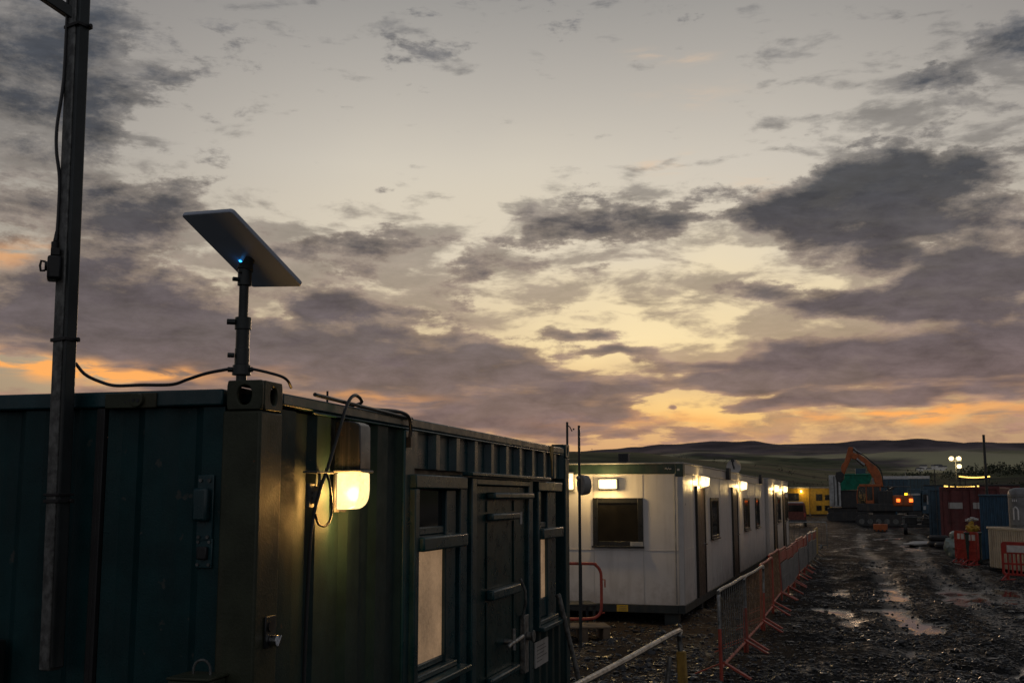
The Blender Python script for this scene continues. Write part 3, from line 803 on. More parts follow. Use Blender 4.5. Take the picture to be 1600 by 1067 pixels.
door = MB().box(3.245, 4.795, 0.03, 0.075, 0.2, 2.232).build('door', M['door'], cont, 0.004)
mb = MB()
mb.box(3.60, 4.82, -0.045, 0.029, 2.135, 2.185)
mb.box(3.60, 4.40, -0.03, 0.029, 1.975, 2.03)
mb.box(3.60, 4.40, -0.035, 0.029, 1.40, 1.475)
mb.box(3.60, 4.40, -0.03, 0.029, 0.80, 0.85)
mb.each('door_ledge', M['green_trim'], door, 0.014)
mb = MB()
for (a, b) in ((0.86, 1.39), (1.485, 1.965), (2.04, 2.125)):
    mb.box(3.60, 3.63, 0.018, 0.029, a, b); mb.box(4.37, 4.40, 0.018, 0.029, a, b)
mb.each('door_moulding', M['door'], door, 0.004)
mb = MB(); mb.box(4.60, 4.735, -0.012, 0.029, 0.74, 1.20); mb.cyl((4.67, -0.012, 1.03), (4.67, -0.06, 1.03), 0.035, 16); mb.cyl((4.67, -0.06, 1.03), (4.67, -0.075, 1.03), 0.05, 16)
mb.build('lock_case', M['galv_dull'], door, 0.006)
mb = MB(); mb.cyl((4.12, 0.029, 1.05), (4.12, -0.055, 1.05), 0.022, 12); mb.tube([(4.12, -0.05, 1.05), (4.2, -0.055, 1.055), (4.36, -0.055, 1.065)], 0.017, 10); mb.cyl((4.12, -0.045, 0.99), (4.12, -0.045, 1.15), 0.017, 10); mb.tube([(4.12, -0.05, 1.05), (4.02, -0.05, 1.045), (3.95, -0.045, 1.03)], 0.015, 10)
mb.build('handle', M['galv'], door)
mb = MB(); mb.tube([(4.58, -0.0, 1.20), (4.56, -0.03, 1.30), (4.53, -0.035, 1.40), (4.50, 0.0, 1.50)], 0.013, 8); mb.build('pull_cable', M['galv_dull'], door)
mb = MB()
for z in (0.55, 1.2, 1.9): mb.cyl((3.262, 0.012, z), (3.262, 0.012, z + 0.13), 0.016, 10)
mb.each('hinge', M['green_trim'], door)
mb = MB(); mb.box(4.60, 4.66, 0.024, 0.0295, 1.93, 2.03); mb.build('door_label', M['placard'], door)
# placard beside the door, yellow rust streak, clip
pl = MB().box(5.03, 5.50, 0.004, 0.016, 0.72, 0.93).build('placard', M['placard'], cont, 0.002)
mb = MB()
for k, w in enumerate((0.3, 0.34, 0.26, 0.36, 0.2)): mb.box(5.075, 5.075 + w, 0.0015, 0.0035, 0.885 - k * 0.03, 0.893 - k * 0.03)
mb.build('printed_lines', M['ink'], pl)
mb = MB()
mb.add([(5.62, -0.003, 2.615), (5.74, -0.003, 2.615), (5.72, -0.003, 2.56), (5.70, -0.003, 2.46), (5.69, -0.003, 2.34), (5.67, -0.003, 2.34), (5.65, -0.003, 2.47), (5.60, -0.003, 2.53),
        (5.62, 0.005, 2.615), (5.74, 0.005, 2.615), (5.72, 0.005, 2.56), (5.70, 0.005, 2.46), (5.69, 0.005, 2.34), (5.67, 0.005, 2.34), (5.65, 0.005, 2.47), (5.60, 0.005, 2.53)],
       [tuple(range(8)), tuple(reversed(range(8, 16)))] + [(i, (i + 1) % 8, (i + 1) % 8 + 8, i + 8) for i in range(8)])
mb.build('yellow_tape', M['yellow_tape'], cont)
mb = MB(); mb.tube([(0.50, -0.02, 2.635), (0.9, -0.012, 2.628), (1.35, -0.012, 2.62), (1.88, -0.01, 2.612)], 0.010, 8); mb.build('conduit', M['mast'], cont)
# end doors
ed = MB(); corrugated(ed, 'y', 0.189, 0.775, 0.030, 0.034, 0.16, 2.545, 0.293, 1.0, 0.36)
ed.build('end_door', M['green'], cont, 0.0, 12)
ed = MB(); corrugated(ed, 'y', 0.825, W_C - 0.185, 0.030, 0.034, 0.16, 2.545, 0.293, 1.0, 0.36)
ed.build('end_door', M['green'], cont, 0.0, 12)
mb = MB(); mb.box(0.0, 0.03, 0.776, 0.795, 0.165, 2.546); mb.box(0.006, 0.03, 0.797, 0.822, 0.165, 2.5465); mb.each('door_gasket', M['rubber'], cont, 0.004)
kp = MB().box(-0.010, 0.0025, 0.512, 0.772, 2.545, 2.612).build('keeper_plate', M['green_post'], cont, 0.004)
mb = MB(); mb.cyl((-0.010, 0.600, 2.579), (-0.032, 0.600, 2.579), 0.031, 26); mb.build('boss', M['green_post'], kp, 0.003)
mb = MB(); mb.cyl((-0.0325, 0.590, 2.577), (-0.034, 0.590, 2.577), 0.009, 14); mb.cyl((-0.0325, 0.613, 2.579), (-0.034, 0.613, 2.579), 0.008, 14); mb.cyl((-0.0105, 0.646, 2.58), (-0.012, 0.646, 2.58), 0.005, 10); mb.cyl((-0.0105, 0.668, 2.573), (-0.012, 0.668, 2.573), 0.004, 10)
mb.each('bolt_hole', M['dark'], kp)
hb = MB().box(0.018, 0.029, 0.225, 0.305, 1.955, 2.247).build('hinge_bracket', M['green_trim'], cont, 0.004)
mb = MB(); mb.box(-0.022, 0.017, 0.235, 0.308, 2.045, 2.19); mb.build('hinge_block', M['green_trim'], hb, 0.012)
mb = MB()
for y in (0.245, 0.288):
    for z in (2.222, 1.978): mb.cyl((0.018, y, z), (0.010, y, z), 0.008, 8)
mb.each('bolt', M['galv_dull'], hb)
lb = MB().box(0.018, 0.029, 0.222, 0.302, 1.845, 1.972).build('latch_plate', M['green_trim'], cont, 0.004)
mb = MB(); mb.box(-0.004, 0.017, 0.238, 0.288, 1.882, 1.938); mb.build('latch', M['dark'], lb, 0.006)
mb = MB()
for y in (0.236, 0.290):
    for z in (1.86, 1.957): mb.cyl((0.018, y, z), (0.011, y, z), 0.007, 8)
mb.each('bolt', M['galv_dull'], lb)
bx = MB().box(-0.17, -0.015, 0.115, 0.300, 1.20, 1.40).build('lock_box', M['green_post'], cont, 0.008)
mb = MB(); mb.box(-0.172, 0.012, 0.110, 0.305, 1.402, 1.414); mb.build('lid', M['green_post'], bx, 0.004)
mb = MB(); mb.tube([(-0.06, 0.165, 1.41)] + [(-0.06, 0.205 + 0.04 * math.cos(R(180 - a)), 1.43 + 0.042 * math.sin(R(a))) for a in range(0, 181, 20)] + [(-0.06, 0.245, 1.41)], 0.006, 8); mb.build('shackle', M['galv_dull'], bx)
MB().box(-0.1735, -0.1705, 0.16, 0.26, 1.33, 1.385).build('box_label', M['placard'], bx)
MB().box(-0.10, 0.028, 1.245, 1.75, 1.0, 1.515).build('meter_box', M['plinth'], cont, 0.01)
# key latch on the side of the near post
kl = MB().box(0.085, 0.185, -0.010, 0.0, 1.505, 1.640).build('latch_plate', M['mast'], cont, 0.004)
mb = MB(); mb.cyl((0.135, -0.01, 1.535), (0.135, -0.045, 1.535), 0.024, 20); mb.bar((0.118, -0.05, 1.512), (0.15, -0.05, 1.556), 0.012, 0.012); mb.build('key_knob', M['chrome'], kl, 0.002)
mb = MB(); mb.cyl((0.125, -0.010, 1.595), (0.125, -0.016, 1.595), 0.022, 18); mb.build('keyhole', M['dark'], kl)
# rod and clip on the roof edge
mb = MB(); mb.cyl((0.80, 0.05, 2.615), (0.80, 0.05, 2.68), 0.006, 8); mb.build('rail_stud', M['dark'], cont)

# bulkhead lamp on the container wall
wl = thing('wall_lamp', 'lit bulkhead lamp with streaked metal hood on the green container', 'lamp', (-1.0905, 4.86, 0), R(90 - 14.9))
x0, x1 = 0.815, 0.955
prof = [(0.012, 2.53), (-0.05, 2.53)] + [(-0.05 - 0.075 * math.sin(R(a)), 2.53 - 0.03 * (1 - math.cos(R(a)))) for a in (30, 60, 90)] + [(-0.128, 2.285), (0.012, 2.285)]
mb = MB(); mb.prism(prof, x0, x1, 'x'); mb.build('hood', M['hood'], wl, 0.006)
mb = MB(); mb.box(x0 - 0.012, x1 + 0.012, -0.140, 0.012, 2.272, 2.284); mb.build('hood_lip', M['lamp_body'], wl, 0.004)
dp = [(0.0, 2.271), (-0.128, 2.271), (-0.130, 2.19)] + [(-0.06 - 0.068 * math.cos(R(a)), 2.165 - 0.075 * math.sin(R(a))) for a in range(0, 91, 15)] + [(0.0, 2.088)]
mb = MB(); mb.prism(dp, x0 + 0.006, x1 - 0.006, 'x'); mb.build('diffuser', M['lamp_main'], wl, 0.008)
mb = MB(); mb.box(x0 - 0.004, x1 + 0.004, 0.001, 0.014, 2.075, 2.271); mb.build('back_plate', M['hood'], wl, 0.003)
for lx, ly, lz, wt in ((x0 - 0.035, -0.075, 2.165, 8.5), (x0 + 0.01, -0.085, 2.04, 5.5), (x1 + 0.05, -0.075, 2.17, 0.8)):
    lamp(wl, (lx, ly, lz), wt, (1.0, 0.50, 0.12), 0.045)

# cable hook bracket and the loop of cable
hk = MB().box(0.50, 0.56, -0.004, 0.015, 2.10, 2.215).build('bracket', M['galv_dull'], None, 0.004)
hk.location = (-1.0905, 4.86, 0); hk.rotation_euler.z = R(90 - 14.9)
hk.name = 'cable_hook'
tag(hk, 'small perforated steel hook bracket on the green wall left of the lit lamp', 'hook')
mb = MB(); mb.box(0.46, 0.66, -0.06, 0.014, 2.262, 2.272); mb.tube([(0.55, -0.03, 2.262), (0.552, -0.032, 2.23), (0.545, -0.03, 2.20)], 0.008, 8); mb.bar((0.575, -0.012, 2.2), (0.53, -0.012, 2.12), 0.04, 0.008)
mb.build('hook_arm', M['galv_dull'], hk, 0.002)
mb = MB()
for z in (2.12, 2.145, 2.17): mb.cyl((0.53, -0.005, z), (0.53, -0.0065, z), 0.007, 10)
mb.each('bolt_hole', M['dark'], hk)


def spline(pts, n=10):
    out = []
    P = [Vector(p) for p in pts]
    P = [P[0] * 2 - P[1]] + P + [P[-1] * 2 - P[-2]]
    for i in range(1, len(P) - 2):
        for k in range(n):
            t = k / n
            a, b, c, d = P[i - 1:i + 3]
            out.append(0.5 * ((2 * b) + (c - a) * t + (2 * a - 5 * b + 4 * c - d) * t * t + (3 * b - a - 3 * c + d) * t ** 3))
    out.append(P[-2])
    return out


CM = Matrix.Translation((-1.0905, 4.86, 0)) @ Matrix.Rotation(R(90 - 14.9), 4, 'Z')
# local points are in the container's own frame
cb = MB(); cb.tube(spline([(1.12, 0.10, 2.62), (1.10, -0.01, 2.645), (0.97, -0.03, 2.672), (0.86, -0.035, 2.62), (0.72, -0.045, 2.45), (0.60, -0.05, 2.29), (0.52, -0.045, 2.17), (0.465, -0.035, 2.0), (0.45, -0.03, 1.7), (0.44, -0.028, 1.3), (0.44, -0.026, 0.8), (0.44, -0.026, 0.1)], 12), 0.009, 10)
o = cb.build('hanging_cable', M['cable'], None); o.location = (-1.0905, 4.86, 0); o.rotation_euler.z = R(90 - 14.9)
tag(o, 'thick grey cable arching off the container roof and hanging down its wall', 'cable')
cb = MB(); cb.tube(spline([(0.575, -0.055, 2.26), (0.60, -0.06, 2.22), (0.635, -0.06, 2.12), (0.625, -0.06, 2.05), (0.565, -0.06, 2.015), (0.50, -0.055, 2.025), (0.475, -0.05, 2.07)], 10), 0.0062, 8)
o = cb.build('cable_loop', M['cable'], None); o.location = (-1.0905, 4.86, 0); o.rotation_euler.z = R(90 - 14.9)
tag(o, 'black cable loop hung from the hook beside the lit wall lamp', 'cable')
cb = MB(); cb.tube(spline([(1.28, 0.10, 2.625), (1.5, 0.03, 2.636), (1.7, -0.005, 2.638), (1.80, -0.02, 2.615), (1.83, -0.022, 2.56), (1.835, -0.015, 2.49)], 10), 0.011, 8); cb.box(1.815, 1.855, -0.03, -0.001, 2.44, 2.50)
o = cb.build('roof_cable', M['cable'], None); o.location = (-1.0905, 4.86, 0); o.rotation_euler.z = R(90 - 14.9)
tag(o, 'black cable curling over the container roof edge right of the lamp hood', 'cable')

# flat satellite antenna on its mast
an = thing('satellite_antenna', 'flat rectangular satellite antenna with blue light on a short grey mast', 'antenna', (-1.206, 4.965, 2.657), 0)
mb = MB(); mb.cyl((0, 0, 0), (0, 0, 0.04), 0.024, 18); mb.cyl((0, 0, 0.03), (0, 0, 0.075), 0.042, 18, 0.040); mb.cyl((0, 0, 0.075), (0, 0, 0.15), 0.033, 20); mb.cyl((0, 0, 0.085), (0, 0, 0.27), 0.0305, 20); mb.cyl((0, 0, 0.262), (0, 0, 0.274), 0.036, 20)
mb.build('mast_socket', M['mast'], an, 0.002)
mb = MB(); mb.cyl((-0.001, 0, 0.26), (-0.001, 0, 0.50), 0.0215, 20); mb.build('mast_tube', M['mast'], an)
mb = MB(); mb.cyl((0, 0, 0.235), (0, 0, 0.29), 0.0365, 20); mb.cyl((-0.03, -0.02, 0.267), (-0.066, -0.03, 0.267), 0.013, 12); mb.cyl((-0.03, -0.02, 0.117), (-0.058, -0.03, 0.117), 0.011, 12)
mb.cyl((-0.03, 0, 0.055), (-0.06, -0.01, 0.055), 0.012, 10); mb.cyl((0.03, 0, 0.055), (0.05, -0.01, 0.055), 0.012, 10)
mb.each('clamp', M['mast'], an, 0.002)
mb = MB(); mb.cyl((0, 0, 0.435), (0, 0, 0.515), 0.031, 20); mb.cyl((0, 0, 0.505), (0.004, 0.004, 0.535), 0.038, 20, 0.030); mb.cyl((-0.02, -0.02, 0.46), (-0.045, -0.035, 0.46), 0.010, 10); mb.cyl((-0.01, -0.03, 0.49), (-0.018, -0.042, 0.49), 0.006, 8)
mb.build('mast_head', M['mast'], an, 0.002)
# panel: long axis down to the right and away, short axis to the right and towards the camera
lv = Vector((0.238, 0.370, -0.253)); sv = Vector((0.271, -0.200, -0.033))
lv0 = lv.normalized(); nv = sv.cross(lv).normalized(); sv0 = lv0.cross(nv).normalized()
if nv.z > 0: pass
Lh, Sh = 0.256, 0.171
pc = Vector((-0.008, -0.015, 0.597))
MP = Matrix((lv0, sv0, nv)).transposed().to_4x4(); MP.translation = pc


def rrect(hx, hy, r, n=6):
    out = []
    for cx, cy, a0 in ((hx - r, hy - r, 0), (-hx + r, hy - r, 90), (-hx + r, -hy + r, 180), (hx - r, -hy + r, 270)):
        out += [(cx + r * math.cos(R(a0 + 90 * i / n)), cy + r * math.sin(R(a0 + 90 * i / n))) for i in range(n + 1)]
    return out


sgn = 1 if nv.z > 0 else -1          # + towards the sky
mb = MB(); mb.prism(rrect(Lh, Sh, 0.018), -0.010, 0.010, 'z', MP)
pn = mb.build('panel', M['antenna'], an, 0.004)
mb = MB(); mb.prism(rrect(Lh - 0.006, Sh - 0.006, 0.016), sgn * 0.0105, sgn * 0.0125, 'z', MP); mb.build('panel_face', M['antenna_face'], pn)
hd = Vector((0.004, 0.004, 0.53))
loc_h = MP.inverted() @ hd
mb = MB(); q = MP @ Vector((loc_h.x, loc_h.y, -sgn * 0.008)); mb.cyl(tuple(hd - Vector((0, 0, 0.01))), tuple(q), 0.026, 16, 0.022); mb.build('swivel', M['mast'], pn)
lc = MP @ Vector((loc_h.x + 0.010, loc_h.y - 0.075, -sgn * 0.011)); le = MP @ Vector((loc_h.x + 0.010, loc_h.y - 0.075, -sgn * 0.014))
mb = MB(); mb.cyl(tuple(lc), tuple(le), 0.0065, 14); mb.build('status_light', M['led'], pn)
lamp(an, tuple(MP @ Vector((loc_h.x + 0.010, loc_h.y - 0.075, -sgn * 0.030))), 0.004, (0.03, 0.36, 1.0), 0.008)

# antenna cables lying along the container's top edge
cb = MB(); cb.tube([Vector(p) for p in spline([(-1.255, 4.955, 2.715), (-1.36, 4.97, 2.697), (-1.45, 4.99, 2.672), (-1.53, 5.01, 2.650), (-1.68, 5.05, 2.652), (-1.80, 5.07, 2.651), (-1.87, 5.07, 2.668), (-1.935, 5.05, 2.70), (-1.975, 5.03, 2.75)], 10)], 0.0075, 8)
o = cb.build('antenna_cable', M['cable'], None); tag(o, 'thin black cable slung from the mast foot to the tall pole', 'cable')
cb = MB(); cb.tube(spline([(-1.16, 4.955, 2.715), (-1.09, 4.965, 2.700), (-1.03, 4.98, 2.683), (-1.005, 5.0, 2.665), (-1.0, 5.05, 2.64)], 8), 0.0065, 8)
o = cb.build('mast_cable', M['cable'], None); tag(o, 'short black cable running right from the mast foot over the casting', 'cable')

# tall pole clamped to the container's end
po = thing('steel_pole', 'tall weathered square steel pole strapped to the container end, cut off at its foot', 'pole', tuple(CM @ Vector((-0.075, 0.935, 1.405))), R(57))
po.rotation_euler = (Matrix.Rotation(-0.0135, 3, 'Y') @ Matrix.Rotation(R(57), 3, 'Z')).to_euler()
mb = MB(); mb.box(-0.033, 0.033, -0.033, 0.033, 0.0, 3.6); mb.build('shaft', M['galv_dull'], po, 0.006)
mb = MB(); mb.box(-0.027, 0.030, -0.058, -0.0335, 0.012, 3.62); mb.build('conduit', M['mast'], po, 0.006)  # thin conduit widened over the whole face, its dark colour painting that side's shade
mb = MB(); mb.bar((0.0, 0.0, 2.985), (-0.23, 0.16, 3.15), 0.05, 0.05); mb.build('top_arm', M['mast'], po, 0.004)
for z in (0.72, 1.44, 2.925):
    mb = MB(); mb.box(-0.041, 0.041, -0.066, 0.041, z, z + 0.016); mb.cyl((0.02, -0.062, z + 0.008), (0.02, -0.082, z + 0.008), 0.010, 8)
    if z == 0.72: mb.box(-0.041, 0.041, -0.066, 0.041, z + 0.03, z + 0.042)
    mb.build('strap', M['rubber'], po, 0.002)
sw = MB().box(-0.05, 0.05, 0.020, 0.082, 1.72, 1.83).build('switch_box', M['dark'], po, 0.012)
sw.rotation_euler.z = R(55)
mb = MB(); mb.box(-0.04, 0.04, 0.030, 0.070, 1.831, 1.865); mb.cyl((0, 0.052, 1.86), (0, 0.052, 1.90), 0.018, 12); mb.cyl((0, 0.05, 1.90), (0, 0.046, 1.95), 0.013, 12, 0.009); mb.build('cable_gland', M['dark'], sw, 0.003)
mb = MB(); mb.cyl((0.0, 0.082, 1.785), (0.0, 0.093, 1.785), 0.022, 14); mb.tube([(-0.0, 0.09, 1.765), (0, 0.108, 1.762), (0, 0.112, 1.785), (0, 0.108, 1.808), (0, 0.09, 1.805)], 0.006, 8); mb.build('switch_handle', M['dark'], sw)
mb = MB(); mb.tube(spline([(0, 0.046, 1.945), (0, 0.044, 2.05), (0, 0.046, 2.2), (0, 0.064, 2.33), (0, 0.066, 2.45), (0, 0.050, 2.62), (0, 0.044, 2.8), (0, 0.043, 3.5)], 8), 0.008, 8); mb.build('supply_cable', M['cable'], po).rotation_euler.z = R(55)

# leaning tube at the far end of the container
ln = MB(); ln.cyl((6.02, -0.28, 0.01), (5.80, -0.03, 1.245), 0.022, 12); ln.cyl((5.80, -0.03, 1.242), (5.795, -0.015, 1.27), 0.026, 12)
o = ln.build('leaning_tube', M['galv_dull'], None); o.location = (-1.0905, 4.86, 0); o.rotation_euler.z = R(90 - 14.9)
tag(o, 'dull grey steel tube leaning on the container below the far window', 'pipe')



# ------------------------------------------------------------------ white cabins
def cabin_door(par, x0, x1, z0, z1, m, y=-0.002):
    d = MB().box(x0, x1, y - 0.012, y + 0.03, z0, z1).build('door', m, par, 0.004)
    mb = MB(); mb.box(x0 - 0.05, x0 - 0.003, y - 0.03, y + 0.02, z0, z1 + 0.055); mb.box(x1 + 0.003, x1 + 0.05, y - 0.03, y + 0.02, z0, z1 + 0.055); mb.box(x0 - 0.003, x1 + 0.003, y - 0.029, y + 0.02, z1 + 0.003, z1 + 0.054)
    mb.build('door_frame', M['win_frame'], d, 0.004)
    mb = MB(); mb.box(x1 - 0.15, x1 - 0.10, y - 0.022, y - 0.012, 1.13, 1.36); mb.cyl((x1 - 0.125, y - 0.02, 1.27), (x1 - 0.125, y - 0.07, 1.27), 0.012, 8); mb.bar((x1 - 0.12, y - 0.066, 1.27), (x1 - 0.26, y - 0.066, 1.27), 0.02, 0.02)
    mb.build('handle', M['chrome'], d)
    return d


def cabin_window(par, a0, a1, z0, z1, face, axis='x', lit='glass'):
    bx = (lambda mb, u0, u1, d0, d1, q0, q1: mb.box(u0, u1, face + d0, face + d1, q0, q1)) if axis == 'x' else (lambda mb, u0, u1, d0, d1, q0, q1: mb.box(face + d0, face + d1, u0, u1, q0, q1))
    w = 0.09 if axis == 'y' else 0.07
    mb = MB()
    bx(mb, a0, a0 + w, -0.035, 0.03, z0, z1); bx(mb, a1 - w, a1, -0.035, 0.03, z0, z1)
    bx(mb, a0 + w + .001, a1 - w - .001, -0.034, 0.03, z1 - w, z1 - .001); bx(mb, a0 + w + .001, a1 - w - .001, -0.034, 0.03, z0 + .001, z0 + w)
    fr = mb.build('window', M['win_frame'], par, 0.006)
    mb = MB(); bx(mb, a0 + w, a1 - w, -0.012, 0.0, z0 + w, z1 - w); mb.build('pane', M[lit], fr)
    mb = MB(); bx(mb, a0 - 0.02, a1 + 0.02, -0.06, -0.036, z0 - 0.02, z0 + 0.012); mb.build('sill', M['win_frame'], fr, 0.004)
    return fr


def bulkhead(label, P, loc, watts, axis='x', size=(0.30, 0.19), y=0.0, group='lit bulkhead lamps on the white cabins'):
    """loc: local x (or y), z of the centre on a cabin face"""
    t = thing('wall_lamp', label, 'lamp', tuple(P @ Vector((loc[0], loc[1], loc[2]))), P.to_euler().z, group)
    w, h = size[0] / 2, size[1] / 2
    if axis == 'x':
        MB().box(-w, w, -0.045, 0.0, -h, h).build('lamp_body', M['lamp_body'], t, 0.008)
        MB().prism([(-0.046, -h * .8), (-0.13, -h * .62), (-0.14, h * .62), (-0.046, h * .85)], -w * .88, w * .88, 'x').build('diffuser', M['lamp_on'], t, 0.01)
        lamp(t, (-w - 0.05, -0.09, -0.02), watts * 0.6, (1.0, 0.66, 0.25), 0.04); lamp(t, (0.0, -0.19, -h), watts * 0.6, (1.0, 0.66, 0.25), 0.05)
    else:
        MB().box(-0.045, 0.0, -w, w, -h, h).build('lamp_body', M['lamp_body'], t, 0.008)
        MB().prism([(-0.046, -h * .8), (-0.12, -h * .7), (-0.13, h * .7), (-0.046, h * .85)], -w * .9, w * .9, 'y', Matrix(((1, 0, 0, 0), (0, 1, 0, 0), (0, 0, 1, 0), (0, 0, 0, 1)))).build('diffuser', M['lamp_on'], t, 0.01)
        lamp(t, (-0.20, 0, 0), watts, (1.0, 0.66, 0.25), 0.06)
    return t


def cabin_shell(name, label, x0, x1, W, zb, zt, off=0.0, front=False, seams=(), group=None):
    KO = Matrix.Translation((2.934, 19.4, 0)) @ Matrix.Rotation(R(90 - 17.4), 4, 'Z')
    c = thing(name, label, 'site cabin', tuple(KO @ Vector((x0, off, 0))), R(90 - 17.4), group)
    L = x1 - x0
    zw0, zw1 = zb + 0.14, zt - 0.20
    mb = MB(); mb.box(0.10, L - 0.10, 0.012, 0.06, zw0, zw1); mb.box(0.10, L - 0.10, W - 0.06, W - 0.012, zw0, zw1); mb.box(0.012, 0.06, 0.10, W - 0.10, zw0, zw1); mb.box(L - 0.06, L - 0.012, 0.10, W - 0.10, zw0, zw1)
    mb.each('wall', M['cabin'], c)
    for (a, b) in ((0, 0), (0, W - 0.1), (L - 0.1, 0), (L - 0.1, W - 0.1)):
        MB().box(a, a + 0.1, b, b + 0.1, zw0 - 0.001, zw1 + 0.001).build('corner_post', M['cabin_post'], c, 0.012)
    mb = MB(); mb.box(-0.004, L + 0.004, -0.004, 0.1, zt - 0.197, zt - 0.03); mb.box(-0.004, L + 0.004, W - 0.1, W + 0.004, zt - 0.197, zt - 0.03)
    mb.box(-0.004, 0.1, 0.102, W - 0.102, zt - 0.196, zt - 0.031) if not front else mb.box(0.02, 0.1, 0.102, W - 0.102, zt - 0.196, zt - 0.031)
    mb.box(L - 0.1, L + 0.004, 0.102, W - 0.102, zt - 0.196, zt - 0.031)
    mb.each('roof_beam', M['cabin_post'], c, 0.006)
    mb = MB(); mb.box(-0.02, L + 0.02, -0.02, W + 0.02, zt - 0.028, zt); mb.build('roof', M['cabin_roof'], c, 0.006)
    mb = MB(); mb.box(0.0, L, -0.002, 0.12, zb, zw0 - 0.004); mb.box(0.0, L, W - 0.12, W + 0.002, zb, zw0 - 0.004); mb.box(-0.002, 0.12, 0.122, W - 0.122, zb + 0.001, zw0 - 0.005); mb.box(L - 0.12, L + 0.002, 0.122, W - 0.122, zb + 0.001, zw0 - 0.005)
    mb.each('plinth', M['plinth'], c, 0.006)
    mb = MB()
    nf = max(2, int(L / 2.4))
    for i in range(nf + 1):
        xx = 0.2 + (L - 0.4) * i / nf
        for yy in (0.25, W - 0.25): mb.box(xx - 0.12, xx + 0.12, yy - 0.12, yy + 0.12, -0.1, zb - 0.001)
    mb.each('support_block', M['plinth'], c)
    if seams:
        mb = MB()
        for s_ in seams: mb.box(s_ - 0.003, s_ + 0.003, 0.007, 0.0115, zw0, zw1)
        mb.box(0.101, L - 0.101, 0.007, 0.0115, 1.248, 1.254)
        mb.build('panel_seam', M['cabin'], c)
    return c, KO


W_K = 3.0
c1, KO = cabin_shell('site_cabin', 'nearest white site cabin with green roof band and large dark end window', 0, 8.9, W_K, 0.19, 2.745, 0.0, True, (1.22, 3.1, 5.2, 6.8, 8.4))
mb = MB(); mb.box(-0.006, 0.018, 0.135, W_K - 0.02, 2.55, 2.712); gb = mb.build('green_band', M['cabin_green'], c1, 0.004)
MB().box(-0.012, 0.20, -0.012, 0.125, 2.50, 2.735).build('corner_bracket', M['cabin_green'], c1, 0.008)
mb = MB(); mb.box(-0.014, -0.0125, 0.05, 0.09, 2.60, 2.635); mb.tube([(-0.008, 0.30, 2.63), (-0.009, 0.28, 2.65), (-0.009, 0.26, 2.62), (-0.009, 0.24, 2.65), (-0.009, 0.22, 2.625), (-0.009, 0.19, 2.64)], 0.011, 6); mb.build('white_mark', M['placard'], c1)
mb = MB()
for y in (0.70, 1.575, 2.2): mb.box(0.007, 0.0115, y - 0.004, y + 0.004, 0.335, 2.545)
mb.box(0.005, 0.0115, 0.101, W_K - 0.101, 1.235, 1.247); mb.each('end_seam', M['cabin_post'], c1)
mb = MB(); mb.tube([(0.0, 0.135, 2.55), (-0.012, 0.14, 2.5), (-0.012, 0.14, 0.35)], 0.012, 8); mb.build('drain_pipe', M['cabin_roof'], c1)
cabin_window(c1, 0.70, 1.585, 1.30, 2.135, 0.012, 'y', 'glass_warm')
wl_ = MB().box(-0.030, -0.0245, 0.70, 0.925, 1.285, 1.385).build('notice', M['placard'], c1)
mb = MB()
for k in range(4): mb.box(-0.0315, -0.0303, 0.73, 0.73 + (0.16, 0.13, 0.17, 0.1)[k], 1.362 - k * 0.02, 1.367 - k * 0.02)
mb.build('printed_lines', M['ink'], wl_)
ys_ = MB().box(-0.006, -0.0025, 0.985, 1.18, 0.205, 0.315).build('warning_sticker', M['yellow_sticker'], c1)
mb = MB()
for k in range(3): mb.box(-0.0073, -0.0062, 1.01, 1.13 + 0.01 * k, 0.285 - k * 0.028, 0.292 - k * 0.028)
mb.build('printed_lines', M['ink'], ys_)
cabin_door(c1, 1.55, 2.55, 0.335, 2.30, M['brown_door'])
cabin_window(c1, 3.55, 4.75, 1.31, 2.14, 0.012)
cabin_door(c1, 7.40, 8.35, 0.335, 2.32, M['brown_door'])
c2, _ = cabin_shell('site_cabin', 'middle white site cabin with two narrow windows and no door', 8.93, 16.4, W_K, 0.20, 2.72, 0.0, False, (0.6, 2.2, 4.4, 6.6))
cabin_window(c2, 1.10, 2.42, 1.29, 2.13, 0.012, 'x', 'glass_warm')
cabin_window(c2, 4.25, 5.35, 1.29, 2.13, 0.012)
c3, _ = cabin_shell('site_cabin', 'farthest white site cabin at the end of the row with two doors', 16.46, 25.6, W_K, 0.22, 2.74, -0.10, False, (0.9, 3.6, 6.8, 8.2))
cabin_door(c3, 1.9, 2.9, 0.365, 2.33, M['brown_door'])
cabin_window(c3, 3.6, 5.0, 1.30, 2.15, 0.012)
cabin_door(c3, 6.2, 7.2, 0.365, 2.33, M['brown_door'])
cabin_window(c3, 7.9, 8.8, 1.30, 2.15, 0.012)
mb = MB(); mb.box(-0.12, 0.3, -0.06, -0.003, 0.22, 0.42); mb.build('blue_block', M['blue_dark'], c3, 0.01)

bulkhead('wide lit bulkhead lamp above the end window of the nearest white cabin', KO, (0.0, 1.30, 2.375), 26.0, 'y', (0.34, 0.20))
bulkhead('lit lamp over the first brown door of the white cabins', KO, (2.20, 0.0, 2.44), 9, 'x', (0.62, 0.24))
bulkhead('lit lamp over the second brown door, below the small roof dish', KO, (9.35, 0.0, 2.43), 9, 'x', (0.66, 0.26))
bulkhead('lit lamp over the near door of the farthest white cabin', KO, (18.9, -0.10, 2.43), 11, 'x', (0.8, 0.28))
bulkhead('lit lamp over the last door of the farthest white cabin', KO, (23.1, -0.10, 2.43), 11, 'x', (0.9, 0.28))
bulkhead('small lit lamp at the left edge of the white end wall, beside the thin pole', KO, (0.0, 1.97, 2.42), 9, 'y', (0.10, 0.34))

